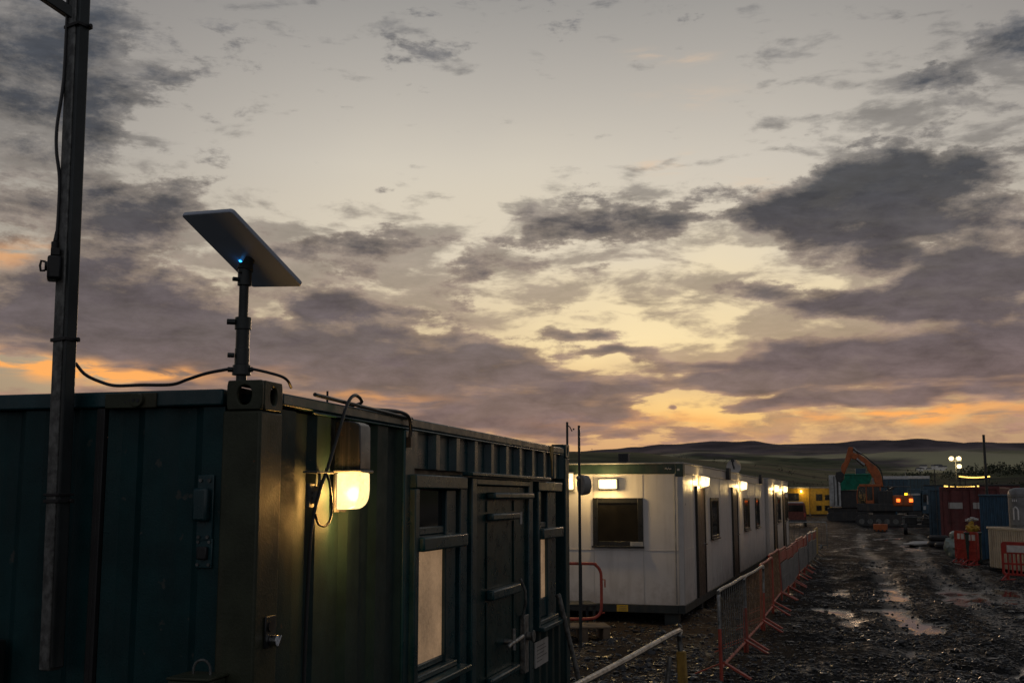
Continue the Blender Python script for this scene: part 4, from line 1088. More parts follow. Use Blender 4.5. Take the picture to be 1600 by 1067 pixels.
vt = thing('roof_vent', 'small dark box vent standing on the nearest white cabin roof', 'vent', tuple(KO @ Vector((0.35, 1.09, 2.745))), R(90 - 17.4))
MB().box(-0.09, 0.09, -0.09, 0.09, 0.03, 0.17).build('vent_box', M['machine_dark'], vt, 0.006)
MB().box(-0.12, 0.12, -0.075, 0.075, 0.0, 0.032).build('vent_base', M['machine_dark'], vt, 0.004)
mb = MB()
for k in range(4): mb.box(-0.096, -0.0905, -0.075, 0.075, 0.05 + k * 0.028, 0.062 + k * 0.028)
mb.build('louvre', M['dark'], vt)

ds = thing('roof_dish', 'small grey dish and bracket on the white cabin roof above the second lamp', 'satellite dish', tuple(KO @ Vector((9.2, 0.12, 2.745))), R(90 - 17.4))
mb = MB(); prof = [(0.02 + 0.16 * i / 6, 0.06 * (i / 6) ** 2) for i in range(7)]
n = 20
vv = [(-p[1] * 1 - 0.1, p[0] * math.cos(2 * math.pi * k / n) , p[0] * math.sin(2 * math.pi * k / n) + 0.15) for p in prof for k in range(n)]
ff = [(i * n + k, i * n + (k + 1) % n, (i + 1) * n + (k + 1) % n, (i + 1) * n + k) for i in range(6) for k in range(n)]
mb.add(vv, ff); mb.add([(x + 0.012, y, z) for x, y, z in vv], ff); b1 = mb.build('dish', M['cabin_post'], ds)
mb = MB(); mb.cyl((0, 0, 0.0), (0, 0, 0.3), 0.03, 10); mb.tube([(-0.08, 0, 0.1), (-0.35, 0, 0.2), (-0.4, 0, 0.3)], 0.02, 8); mb.box(-0.12, 0.12, -0.12, 0.12, 0.0, 0.02); mb.cyl((-.42, 0, .3), (-.34, 0, .3), .045, 10); mb.build('bracket', M['machine_dark'], ds)
for k, (xx, lab) in enumerate(((6.4, 'small dark junction box on the roof beam of the nearest white cabin'), (14.6, 'small dark junction box on the roof edge of the middle white cabin'))):
    j = MB().box(-0.16, 0.16, -0.08, 0.0, -0.16, 0.10).build('junction_box', M['machine_dark'], None, 0.01)
    j.location = KO @ Vector((xx, -0.006, 2.70)); j.rotation_euler.z = R(90 - 17.4)
    tag(j, lab, 'junction box')

# steps and red handrail at the cabin's end
hr = thing('handrail', 'bent red tube handrail beside the white cabin end wall', 'handrail', (1.43, 18.3, 0), R(8))
mb = MB(); mb.tube(spline([(-1.3, 0, 1.10), (-0.22, 0, 1.095), (-0.08, 0, 1.06), (-0.01, 0, 0.96), (0, 0, 0.8), (0, 0, 0.52), (-0.01, 0, 0.36), (-0.07, 0, 0.27), (-0.2, 0, 0.235), (-0.55, 0, 0.235), (-1.3, 0, 0.24)], 6), 0.024, 10); mb.build('rail', M['red'], hr)
mb = MB(); mb.cyl((-0.33, 0.0, 0.0), (-0.33, 0.0, 1.09), 0.020, 8); mb.cyl((-1.1, 0.0, 0.0), (-1.1, 0.0, 1.09), 0.020, 8); mb.each('upright', M['plinth'], hr)
mb = MB(); mb.tube([(0.0, 0, 0.84), (0.06, 0, 0.84), (0.06, 0, 0.72)], 0.012, 6); mb.tube([(0.0, 0, 0.32), (0.05, 0, 0.32)], 0.012, 6); mb.each('hook', M['red'], hr)
st = thing('wooden_step', 'low wooden pallet step on the mud below the red handrail', 'step', (1.22, 17.45, 0), R(5))
mb = MB()
for k in range(5): mb.box(-0.62, 0.25, -0.25 + k * 0.125, -0.25 + k * 0.125 + 0.11, 0.20, 0.225)
mb.each('tread', M['wood'], st, 0.004)
mb = MB()
for x in (-0.6, -0.2, 0.13): mb.box(x, x + 0.1, -0.24, 0.36, -0.05, 0.198)
mb.each('bearer', M['wood'], st, 0.004)
s2 = thing('metal_step', 'dark metal step landing behind the wooden step at the cabin end', 'step', (0.8, 18.75, 0), R(8))
mb = MB(); mb.box(-0.6, 0.55, -0.3, 0.35, 0.40, 0.44); mb.build('landing', M['plinth'], s2, 0.006)
mb = MB()
for x, y in ((-0.55, -0.25), (0.5, -0.25), (-0.55, 0.3), (0.5, 0.3)): mb.box(x - 0.02, x + 0.02, y - 0.02, y + 0.02, -0.05, 0.399)
mb.each('leg', M['plinth'], s2)

pp = thing('thin_pole', 'thin dark pole with a round fitting in front of the white end wall', 'pole', (0.955, 16.0, 0))
mb = MB(); mb.cyl((0, 0, -0.1), (0, 0, 3.16), 0.024, 10, 0.018); mb.build('shaft', M['mast'], pp)
mb = MB(); mb.cyl((0.02, 0.05, 2.32), (0.13, 0.09, 2.32), 0.15, 18, 0.13); mb.cyl((0.0, 0.0, 2.42), (-0.03, -0.03, 2.42), 0.03, 8); mb.build('round_fitting', M['lamp_body'], pp, 0.01)
p2 = thing('aerial_rod', 'thin dark aerial rod with a short drooping arm behind the container', 'aerial', (0.62, 12.6, 0))
mb = MB(); mb.cyl((0, 0, -0.1), (0, 0, 2.985), 0.013, 8); mb.build('rod', M['mast'], p2)
mb = MB(); mb.tube([(0, 0, 2.95), (0.03, 0, 2.93), (0.055, 0, 2.88)], 0.006, 6); mb.lump((0.072, 0, 2.905), 0.012, 3, 1); mb.build('arm', M['mast'], p2)


# ------------------------------------------------------------------ barriers
def barrier(label, p, q, top, low, bars, extra=None, H=1.03, group='crowd barriers along the track', feet=True, first=False):
    p, q = Vector(p), Vector(q)
    d = q - p; L = d.length - 0.03
    t = thing('crowd_barrier', label, 'barrier', (p.x, p.y, float(ground_height(np.array([p.x]), np.array([p.y]))[0][0])), math.atan2(d.y, d.x), group)
    t.rotation_euler.x = R(rnd.uniform(-2.5, 2.5)); t.rotation_euler.z += R(rnd.uniform(-1, 1))
    r = 0.021
    zb = 0.16
    mb = MB(); mb.tube(spline([(0.0, 0, 0.60), (0.0, 0, H - 0.14), (0.03, 0, H - 0.04), (0.12, 0, H), (L * 0.5, 0, H - 0.006), (L - 0.12, 0, H), (L - 0.03, 0, H - 0.04), (L, 0, H - 0.14), (L, 0, 0.60)], 5), r, 8); mb.build('top_rail', M[top], t)
    mb = MB(); mb.cyl((0, 0, 0.0), (0, 0, 0.60), r, 8); mb.cyl((L, 0, 0), (L, 0, 0.60), r, 8); mb.cyl((0, 0, zb), (L, 0, zb), r * 0.9, 8); mb.build('lower_frame', M[low], t)
    if bars:
        mb = MB()
        n = int(L / 0.20)
        for i in range(1, n): mb.cyl((L * i / n, 0, zb), (L * i / n, 0, H - 0.006), 0.0065, 6)
        mb.build('bars', M[bars], t)
    if extra == 'board':
        mb = MB(); mb.box(0.03, L - 0.03, -0.035, -0.018, 0.20, 0.76); mb.box(0.03, L - 0.03, -0.042, -0.0355, 0.46, 0.475); mb.build('board', M['grey_board'], t, 0.004)
        mb = MB(); mb.box(0.03, L - 0.03, -0.012, 0.004, 0.78, H - 0.04); mb.build('upper_panel', M['red'], t, 0.004)
    if extra == 'mesh':
        mb = MB(); mb.box(0.02, L - 0.02, -0.03, -0.022, 0.12, H - 0.03); mb.build('yellow_panel', M['hivis'], t)
    if feet:
        for x in (0.22, L - 0.22):
            mb = MB(); mb.bar((x, 0.42, 0.02), (x, -0.02, 0.20), 0.05, 0.012); mb.bar((x, 0.02, 0.20), (x - 0.05, -0.32, 0.015), 0.06, 0.022)
            mb.build('foot', M[low], t)
    return t


PTS = [(2.44, 13.45), (3.24, 16.0), (4.05, 18.63), (4.80, 21.1), (5.58, 23.66), (6.22, 25.75), (6.86, 27.85), (7.58, 30.15), (8.31, 32.48), (9.03, 34.8), (9.75, 37.1), (10.48, 39.5), (11.21, 41.9)]
SPEC = [('nearest crowd barrier of the row, with galvanised top rail and red lower frame', 'galv', 'red', 'galv_dull', None),
        ('second crowd barrier from the near end, dull rail with rusty bars', 'galv', 'red', 'rusty_bar', None),
        ('third crowd barrier from the near end, red rail with bars', 'red', 'red', 'rusty_bar', None),
        ('fourth crowd barrier from the near end, last one with open bars', 'red', 'red', 'rusty_bar', None),
        ('fifth crowd barrier from the near end, first with a grey board', 'red', 'red', None, 'board'),
        ('sixth crowd barrier from the near end, boarded grey below red', 'red', 'red', None, 'board'),
        ('seventh crowd barrier from the near end, boarded grey below red', 'red', 'red', None, 'board'),
        ('eighth crowd barrier from the near end, boarded grey below red', 'red', 'red', None, 'board'),
        ('ninth crowd barrier from the near end, boarded grey, near the yellow one', 'red', 'red', None, 'board'),
        ('tenth crowd barrier from the near end, boarded grey, two before the yellow one', 'galv', 'galv_dull', None, 'board'),
        ('boarded grey crowd barrier just before the yellow one', 'galv', 'galv_dull', None, 'board'),
        ('farthest crowd barrier of the row with yellow mesh panel', 'hivis', 'galv_dull', None, 'mesh')]
for i, (lab, a, b, c, e) in enumerate(SPEC):
    barrier(lab, PTS[i] + (0,), PTS[i + 1] + (0,), a, b, c, e)
fb = barrier('galvanised crowd barrier in the foreground with yellow tape round its post', (0.077, 5.66, 0), (1.33, 9.2, 0), 'galv', 'galv_dull', None, None, 1.09, None)
mb = MB(); mb.box(3.70, 3.75, -0.045, 0.03, 0.1, 0.93); mb.build('tape_strip', M['yellow_tape'], fb, 0.01)
mb = MB(); mb.cyl((3.45, 0.16, 0.0), (3.60, 0.06, 0.9), 0.02, 8); mb.build('brace', M['galv_dull'], fb)
barrier('bare galvanised barrier across the end of the white cabins, before the red van', (10.7, 47.5, 0), (13.0, 46.8, 0), 'galv', 'galv_dull', 'galv_dull', None, 1.1, None)


def plastic_barrier(label, px, D, turn, h=1.0, w=1.0, group='red plastic barriers by the beige panel'):
    loc, yaw = spot(px, D)
    t = thing('plastic_barrier', label, 'barrier', loc, yaw + R(turn), group)
    mb = MB()
    fr = rrect(w / 2, h / 2 - 0.07, 0.09)
    hx, hz = w / 2, (h - 0.14) / 2
    cz = 0.14 + hz
    outer = [(u, v + cz) for u, v in rrect(hx, hz, 0.09)]
    inner = [(u, v + cz) for u, v in rrect(hx - 0.05, hz - 0.05, 0.05)]
    n = len(outer)
    v = [(u, y, w_) for y in (-0.025, 0.025) for ring in (outer, inner) for u, w_ in ring]
    f = []
    for i in range(n):
        j = (i + 1) % n
        f += [(i, j, n + j, n + i), (2 * n + i, 3 * n + i, 3 * n + j, 2 * n + j), (i, 2 * n + i, 2 * n + j, j), (n + i, n + j, 3 * n + j, 3 * n + i)]
    mb.add(v, f); mb.build('frame', M['red_plastic'], t)
    mb = MB(); mb.box(-hx + 0.045, hx - 0.045, -0.018, 0.018, cz + hz - 0.31, cz + hz - 0.045); mb.build('upper_panel', M['red_plastic'], t)
    mb = MB(); mb.box(-hx + 0.16, hx - 0.34, -0.0225, -0.019, cz + hz - 0.27, cz + hz - 0.09); mb.box(hx - 0.28, hx - 0.12, -0.0225, -0.019, cz + hz - 0.27, cz + hz - 0.09); mb.build('reflective_panel', M['white_reflect'], t)
    mb = MB()
    k = 8
    for i in range(1, k):
        x = -hx + 0.05 + (w - 0.1) * i / k
        mb.box(x - 0.02, x + 0.02, -0.014, 0.014, cz - hz + 0.045, cz + hz - 0.31)
    mb.box(-hx + 0.045, hx - 0.045, -0.0135, 0.0135, cz - 0.16, cz - 0.11); mb.build('bars', M['red_plastic'], t)
    for x in (-hx + 0.14, hx - 0.14):
        mb = MB(); mb.bar((x, 0.30, 0.02), (x, -0.32, 0.02), 0.07, 0.035); mb.box(x - 0.03, x + 0.03, -0.03, 0.03, 0.02, 0.17); mb.bar((x, -0.03, 0.16), (x, -0.26, 0.03), 0.04, 0.03); mb.build('foot', M['red_plastic'], t)
    return t



# ------------------------------------------------------------------ right side of the track
plastic_barrier('nearest red plastic barrier, right of the beige panel', 1597, 29.4, -32, 1.0, 1.05)
plastic_barrier('red plastic barrier nearer the green bin, right one of the pair', 1520.5, 36.3, -52, 1.05, 0.62)
plastic_barrier('red plastic barrier behind its twin, left one of the pair', 1503.5, 37.6, -52, 1.05, 0.62)

bp = thing('steel_tank', 'beige ribbed steel tank with rust along its lower edge', 'tank', (14.12, 33.7, 0), R(-89))
mb = MB(); n = 20
mb.box(0.0, 2.75, 0.03, 1.25, 0.10, 1.22); mb.build('body', M['beige'], bp, 0.01)
mb = MB()
for i in range(n): mb.box(0.02 + 2.72 * i / n, 0.02 + 2.72 * i / n + 0.06, 0.0, 0.029, 0.12, 1.20)
mb.build('ribs', M['beige'], bp, 0.006)
mb = MB(); mb.box(-0.03, 2.78, -0.03, 0.02, 1.222, 1.285); mb.box(-0.03, 2.78, 1.24, 1.29, 1.222, 1.285); mb.box(-0.03, 0.02, 0.022, 1.238, 1.222, 1.285); mb.box(2.73, 2.78, 0.022, 1.238, 1.222, 1.285); mb.build('rim', M['beige'], bp, 0.008)
mb = MB(); mb.box(0.3, 0.5, 0.1, 1.2, -0.1, 0.099); mb.box(2.2, 2.4, 0.1, 1.2, -0.1, 0.099); mb.each('skid', M['machine_dark'], bp)

loc, yaw = spot(1523, 36.6)
wb = thing('wheelie_bin', 'dark green wheeled bin beside the beige tank', 'bin', loc, yaw)
mb = MB(); mb.add([(-.20, -.22, .06), (.20, -.22, .06), (.20, .22, .06), (-.20, .22, .06), (-.25, -.28, .98), (.25, -.28, .98), (.25, .30, .98), (-.25, .30, .98)], [(0, 3, 2, 1), (4, 5, 6, 7), (0, 1, 5, 4), (1, 2, 6, 5), (2, 3, 7, 6), (3, 0, 4, 7)]); mb.build('body', M['bin_green'], wb, 0.015)
mb = MB(); mb.box(-.27, .27, -.31, .32, .982, 1.03); mb.build('lid', M['bin_green'], wb, 0.015)
for x in (-.235, .20):
    MB().cyl((x, .22, .10), (x + .035, .22, .10), .10, 14).build('wheel', M['rubber'], wb)
mb = MB()
for i, (x, y, z, r, q) in enumerate(((-.06, -.02, 1.17, .14, (1, .9, 1)), (.10, .02, 1.14, .11, (1, 1, .9)), (-.03, 0, 1.31, .09, (.8, .8, 1)))): mb.lump((x, y, z), r, i, 3, .35, 2.2, q)
o = mb.build('yellow_sack', M['yellow_sack'], None); o.location, o.rotation_euler.z = loc, yaw; tag(o, 'crumpled yellow sack lying on the green bin', 'sack')
mb = MB()
for i, (x, y, z, r, q) in enumerate(((.02, .05, 1.44, .11, (1.4, 1, .5)), (-.12, .02, 1.40, .08, (1.2, 1, .6)))): mb.lump((x, y, z), r, i + 5, 3, .4, 2.5, q)
o = mb.build('crumpled_sheet', M['placard'], None); o.location, o.rotation_euler.z = loc, yaw; tag(o, 'pale crumpled sheet on top of the yellow sack', 'sheet')

loc, yaw = spot(1561, 38.0)
bb = thing('storage_locker', 'tall blue ribbed steel locker behind the beige tank', 'locker', loc, yaw)
mb = MB(); corrugated(mb, 'x', -.5, .5, -.5, .03, .05, 2.17, .11); mb.box(-.5, .5, -.462, .5, .05, 2.17); mb.build('body', M['blue'], bb)
mb = MB(); mb.box(-.53, .53, -.53, .53, 2.172, 2.24); mb.build('roof', M['blue_dark'], bb, .02)
mb = MB(); mb.box(-.52, .52, -.51, .52, -.1, .049); mb.build('base', M['machine_dark'], bb)

loc, yaw = spot(1603, 33.0)
gb2 = thing('steel_chest', 'dark green steel chest behind the beige tank', 'chest', loc, yaw)
mb = MB(); mb.box(-.45, .75, -.35, .35, 0.0, 1.16); mb.build('body', M['bin_green'], gb2, .01)
mb = MB(); mb.box(-.48, .78, -.38, .38, 1.162, 1.215); mb.build('lid', M['bin_green'], gb2, .01)
mb = MB(); mb.box(-.1, .0, -.40, -.355, 1.02, 1.13); mb.build('latch', M['galv_dull'], gb2)
tk = thing('grey_tank', 'upright grey tank with a white n mark standing on the green chest', 'tank', (loc[0], loc[1], 1.215), yaw)
mb = MB(); mb.cyl((0, 0, 0), (0, 0, 1.02), .36, 26); mb.tube([(0, 0, 1.02), (0, 0, 1.10), (0, 0, 1.17), (0, 0, 1.2)], [.36, .345, .28, .17], 26); mb.build('shell', M['tank_grey'], tk)
mb = MB()
for z in (.10, .92): mb.cyl((0, 0, z), (0, 0, z + .035), .37, 26)
mb.each('band', M['galv_dull'], tk)
mb = MB()
def on_shell(a, z, r=.366): return (r * math.sin(R(a)), -r * math.cos(R(a)), z)
mb.tube([on_shell(-38, z) for z in (.28, .4, .55, .62)], .022, 6); mb.tube([on_shell(-38 + a, .58 + .07 * math.sin(math.pi * min(1, a / 20))) for a in (0, 5, 10, 15, 19)] + [on_shell(-17, .55), on_shell(-17, .4), on_shell(-17, .28)], .022, 6)
for a in (-40, -31, -22): mb.tube([on_shell(a, .80), on_shell(a, .87)], .014, 5)
mb.build('letter_mark', M['white_paint'], tk)

loc, yaw = spot(1548, 39.5)
lp = thing('tall_post', 'tall plain dark post rising behind the blue locker', 'post', loc, 0)
mb = MB(); mb.cyl((0, 0, -.1), (0, 0, 4.32), .055, 12, .045); mb.build('shaft', M['mast'], lp)
mb = MB(); mb.cyl((0, 0, -.05), (0, 0, .25), .10, 12); mb.build('base', M['machine_dark'], lp)


def box_container(name, label, px, D, turn, m, w=2.44, L=6.1, h=2.6, notices=False):
    loc, yaw = spot(px, D)
    t = thing(name, label, 'container', loc, yaw + R(turn))
    hw = w / 2
    for sx in (-1, 1):
        for y in (0, L - .12):
            x = sx * hw
            MB().box(min(x, x - sx * .12), max(x, x - sx * .12), y, y + .12, 0.0, h).build('corner_post', m, t, .01)
    mb = MB(); mb.box(-hw + .121, hw - .121, 0.01, .11, h - .13, h - .005); mb.box(-hw + .121, hw - .121, 0.01, .11, 0, .14); mb.box(-hw + .121, hw - .121, L - .11, L - .01, 0, .14)
    for sx in (-1, 1): mb.box(sx * (hw - .06) - .05, sx * (hw - .06) + .05, .121, L - .121, h - .1, h - .004); mb.box(sx * (hw - .06) - .05, sx * (hw - .06) + .05, .121, L - .121, 0, .13)
    mb.each('frame_rail', m, t, .008)
    mb = MB()
    corrugated(mb, 'y', .12, L - .12, -hw + .02, .035, .13, h - .1, .28); corrugated(mb, 'y', .12, L - .12, hw - .06, .035, .13, h - .1, .28); corrugated(mb, 'x', -hw + .12, hw - .12, L - .08, .035, .14, h - .02, .28)
    mb.each('side_wall', m, t)
    mb = MB(); mb.box(-hw + .05, hw - .05, .05, L - .05, h - .06, h - .015); mb.build('roof', m, t)
    for sx in (-1, 1):
        a, b = (-hw + .13, -.012) if sx < 0 else (.012, hw - .13)
        mb = MB(); corrugated(mb, 'x', a, b, .035, .03, .15, h - .14, .36, 1, .38); d = mb.build('door', m, t)
        mb = MB()
        for q in (.25, .75):
            x = a + (b - a) * q
            mb.cyl((x, .012, .08), (x, .012, h - .07), .018, 8); mb.box(x - .04, x + .04, -.015, .025, 1.0, 1.06); mb.bar((x, -.01, 1.04), (x + .22, -.01, 1.02), .03, .012)
        mb.build('locking_bar', M['galv_dull'] if not notices else m, d)
        if notices:
            MB().box(a + (.25 if sx < 0 else .12), a + (.85 if sx < 0 else .62), .0, .011, 1.62, 1.90).build('notice', M['placard'], d)
    return t


box_container('shipping_container', 'dark red shipping container with two pale notices on its doors', 1519, 52, -6, M['red_container'], 2.6, 6.1, 2.62, True)
box_container('shipping_container', 'dark blue shipping container showing left of the red one', 1493, 58, -4, M['blue_dark'], 2.44, 6.1, 2.6)
for i, (px, D, z, lab) in enumerate(((1466, 50, 0, 'black tyre at the bottom of the pile by the blue container'), (1467, 50.1, .24, 'black tyre topmost on the pile by the blue container'), (1478, 48.5, 0, 'single black tyre lying by the red container corner'))):
    loc, yaw = spot(px, D)
    n, k = 22, 8
    mb = MB(); mb.tube([(.34 * math.cos(2 * math.pi * j / n), .34 * math.sin(2 * math.pi * j / n), .12) for j in range(n)], .12, k, True)
    o = mb.build('tyre', M['rubber'], None); o.location = (loc[0], loc[1], z); tag(o, lab, 'tyre', 'loose tyres by the containers')
loc, yaw = spot(1490.5, 41.0)
mb = MB(); mb.lump((0, 0, .36), .36, 2, 3, .35, 2.0, (.8, .8, 1.1)); mb.lump((.03, 0, .78), .16, 4, 2, .3, 2.0)
o = mb.build('rubbish_bag', M['bag'], None); o.location = loc; tag(o, 'pale green plastic rubbish bag behind the red barrier pair', 'bag')
loc, yaw = spot(1447, 52.0)
mb = MB(); mb.lump((0, 0, .03), .6, 7, 3, .2, 1.5, (1.6, 1, .18)); o = mb.build('pale_sheet', M['placard'], None); o.location = loc; tag(o, 'pale sheet lying on the track near the blue container', 'sheet')


# ------------------------------------------------------------------ excavator
loc, yaw = spot(1380, 85)
ex = thing('excavator', 'orange tracked excavator with raised boom and lit lamps on its rear', 'excavator', loc, yaw)
k = .00729
Z = lambda zx, zy: (zx * k - 5.35, 7.29 - zy * k)
def P2(*pts): return [Z(a, b) for a, b in pts]
mb = MB(); mb.prism(P2((690, 600), (660, 530), (632, 470), (604, 432), (600, 396), (570, 368), (530, 336), (490, 318), (448, 308), (440, 262), (470, 250), (530, 268), (580, 298), (640, 352), (690, 392), (722, 440), (740, 500), (752, 600)), -.28, .28, 'y'); mb.build('boom', M['orange'], ex, .05)
mb = MB(); mb.prism(P2((470, 188), (424, 186), (408, 240), (390, 300), (378, 340), (352, 366), (340, 400), (350, 470), (374, 474), (392, 420), (424, 356), (444, 310), (466, 262)), -.2, .2, 'y'); mb.build('stick', M['orange'], ex, .04)
mb = MB()
def cyl2(a, b, r, y=0): 
    (x0_, z0_), (x1_, z1_) = Z(*a), Z(*b)
    mb.cyl((x0_, y, z0_), (x1_, y, z1_), r, 12)
cyl2((472, 196), (512, 244), .085); cyl2((510, 242), (545, 268), .13); cyl2((500, 312), (540, 350), .11, .3); cyl2((540, 350), (575, 378), .13, .3); cyl2((500, 312), (540, 350), .11, -.3); cyl2((540, 350), (575, 378), .13, -.3); mb.each('hydraulic_ram', M['galv'], ex)
mb = MB()
for yy, off in ((-.16, 0), (.0, 14), (.16, 28)):
    mb.tube(spline([(Z(a, b)[0], yy, Z(a, b)[1] + .05) for a, b in ((752, 590), (748, 500), (728, 432 - off * .3), (690, 384), (640, 342), (580, 288), (530, 258), (478, 228 - off * .4), (440, 205))], 5), .035, 6)
mb.build('hoses', M['rubber'], ex)
mb = MB(); (xa, za), (xb, zb_) = Z(655, 600), Z(652, 512); mb.cyl((xa, -.36, za), (xb, -.36, zb_), .07, 10); mb.cyl((xa, .36, za), (xb, .36, zb_), .07, 10); mb.each('hydraulic_ram', M['galv'], ex)
mb = MB()
mb.tube([(Z(760, 640)[0], -1.05, Z(760, 640)[1]), (Z(760, 640)[0], -1.05, Z(760, 600)[1]), (Z(1010, 640)[0], -1.05, Z(760, 600)[1]), (Z(1010, 690)[0], -1.05, Z(760, 690)[1])], .03, 6); mb.build('handrail', M['galv_dull'], ex)
mb = MB(); mb.cyl((Z(800, 640)[0], .4, Z(800, 640)[1]), (Z(800, 590)[0], .4, Z(800, 585)[1]), .07, 10); mb.build('exhaust', M['machine_dark'], ex)
mb = MB()
mb.prism(P2((292, 448), (340, 440), (372, 470), (366, 520), (330, 560), (290, 530), (280, 490)), -.5, .5, 'y'); mb.build('bucket', M['machine_dark'], ex, .03)
cbn = MB()
cbn.prism(P2((500, 770), (494, 700), (508, 605), (530, 584), (520, 584), (500, 600), (484, 700), (488, 770)), -.75, -.62, 'y')
for (a, b) in (((582, 770), (584, 590)), ((650, 770), (650, 590)), ((722, 770), (722, 590))):
    (xa, za), (xb, zb_) = Z(*a), Z(*b)
    cbn.bar((xa, -.69, za), (xb, -.69, zb_), .09, .12, (0, 1, 0)); cbn.bar((xa, .69, za), (xb, .69, zb_), .09, .12, (0, 1, 0))
(xa, za), (xb, zb_) = Z(515, 600), Z(728, 574)
cbn.box(xa, xb, -.78, .78, za, zb_)
(xa, za), (xb, zb_) = Z(575, 770), Z(650, 738); cbn.box(xa, xb, -.76, -.6, za, zb_)
cb_ = cbn.build('cab', M['orange'], ex, .02)
mb = MB(); (xa, za), (xb, zb_) = Z(506, 768), Z(720, 602); mb.box(xa, xb, -.60, .60, za, zb_); mb.build('cab_glass', M['glass'], cb_)
mb = MB(); (xa, za), (xb, zb_) = Z(690, 790), Z(840, 640); mb.box(xa, xb, -1.1, 1.1, za, zb_); (xa, za), (xb, zb_) = Z(490, 850), Z(1030, 772); mb.box(xa, xb, -1.2, 1.2, za, zb_); mb.build('engine_deck', M['machine_dark'], ex, .06)
mb = MB(); (xa, za), (xb, zb_) = Z(836, 800), Z(1032, 686); mb.box(xa, xb, -1.25, 1.25, za, zb_); cw = mb.build('counterweight', M['orange'], ex, .12)
for zx in (890, 1012):
    x, z = Z(zx, 738); MB().box(x - .13, x + .13, -1.29, -1.251, z - .12, z + .12).build('tail_lamp', M['tail'], cw, .02)
mb = MB(); (xa, za), (xb, zb_) = Z(640, 900), Z(860, 850); mb.box(xa, xb, -.8, .8, za, zb_); mb.build('slew_ring', M['machine_dark'], ex)
for y in (-1.25, .75):
    x0_, x1_ = -1.95, 1.95
    pts = [(x0_ + .42 + .42 * math.cos(R(a)), .42 + .42 * math.sin(R(a))) for a in range(90, 271, 20)] + [(x1_ - .42 + .42 * math.cos(R(a)), .42 + .42 * math.sin(R(a))) for a in range(270, 451, 20)]
    mb = MB(); mb.prism(pts, y, y + .5, 'y'); tr = mb.build('track', M['machine_dark'], ex, .03)
    mb = MB()
    for x in (-1.5, -.9, -.3, .3, .9, 1.5): mb.cyl((x, y - .02, .36), (x, y + .52, .36), .2, 12)
    mb.each('roller', M['galv_dull'], tr)
loc, yaw = spot(1376, 72)
bk = thing('digger_bucket', 'orange spare digger bucket lying on the ground below the excavator', 'bucket', loc, yaw)
mb = MB(); mb.prism([(-.42, .0), (.42, .0), (.44, .46), (-.44, .46)], -.3, .3, 'y'); mb.build('shell', M['orange'], bk, .05)
mb = MB()
for x in (-.36, -.12, .12, .36): mb.box(x - .05, x + .05, -.36, -.301, -.05, .12)
mb.each('tooth', M['machine_dark'], bk)
mb = MB(); mb.box(-.22, -.12, -.1, .1, .465, .60); mb.box(.12, .22, -.1, .1, .465, .60); mb.each('lug', M['machine_dark'], bk)

# tracked hopper machine behind it
loc, yaw = spot(1297.5, 103)
hp = thing('tracked_hopper', 'tracked screening hopper with green sloping side and grey ribbed end', 'plant machine', loc, yaw)
mb = MB(); mb.add([(1.02, -1.2, 2.75), (3.3, -1.2, 2.9), (3.82, -1.6, 4.18), (.98, -1.6, 4.18), (1.02, 1.2, 2.75), (3.3, 1.2, 2.9), (3.82, 1.6, 4.18), (.98, 1.6, 4.18)], [(0, 1, 2, 3), (4, 7, 6, 5), (0, 3, 7, 4), (1, 5, 6, 2), (0, 4, 5, 1)]); mb.build('hopper', M['hopper_green'], hp)
mb = MB(); mb.box(.95, 3.86, -1.66, -1.58, 4.12, 4.22); mb.box(.95, 3.86, 1.58, 1.66, 4.12, 4.22); mb.box(3.78, 3.86, -1.57, 1.57, 4.12, 4.22); mb.build('hopper_rim', M['hopper_green'], hp, .01)
mb = MB(); mb.box(0.0, 1.0, -1.3, 1.4, 1.3, 4.1); ge = mb.build('end_housing', M['grey_steel'], hp, .03)
mb = MB()
for x in (.06, .30, .54, .86): mb.box(x, x + .09, -1.36, -1.301, 1.35, 4.05)
mb.build('rib', M['grey_steel'], ge)
mb = MB(); mb.box(.40, .46, -1.33, -1.305, 1.4, 4.0); mb.box(.66, .80, -1.33, -1.305, 1.4, 4.0); mb.each('housing_gap', M['machine_dark'], ge)
mb = MB(); mb.box(1.02, 3.9, -1.0, 1.0, 1.2, 2.74); mb.box(-.2, 4.2, -.8, .8, .75, 1.19); mb.bar((3.4, 0, 1.6), (5.6, 0, 3.0), .9, .25); mb.build('chassis', M['machine_dark'], hp, .04)
mb = MB(); mb.box(2.35, 3.25, -.3, .5, 4.0, 4.72); mb.build('engine_cowl', M['blue_dark'], hp, .04)
for y in (-1.35, .85):
    pts = [(-.3 + .4 + .4 * math.cos(R(a)), .4 + .4 * math.sin(R(a))) for a in range(90, 271, 20)] + [(3.4 - .4 + .4 * math.cos(R(a)), .4 + .4 * math.sin(R(a))) for a in range(270, 451, 20)]
    mb = MB(); mb.prism(pts, y, y + .5, 'y'); mb.build('track', M['machine_dark'], hp, .03)

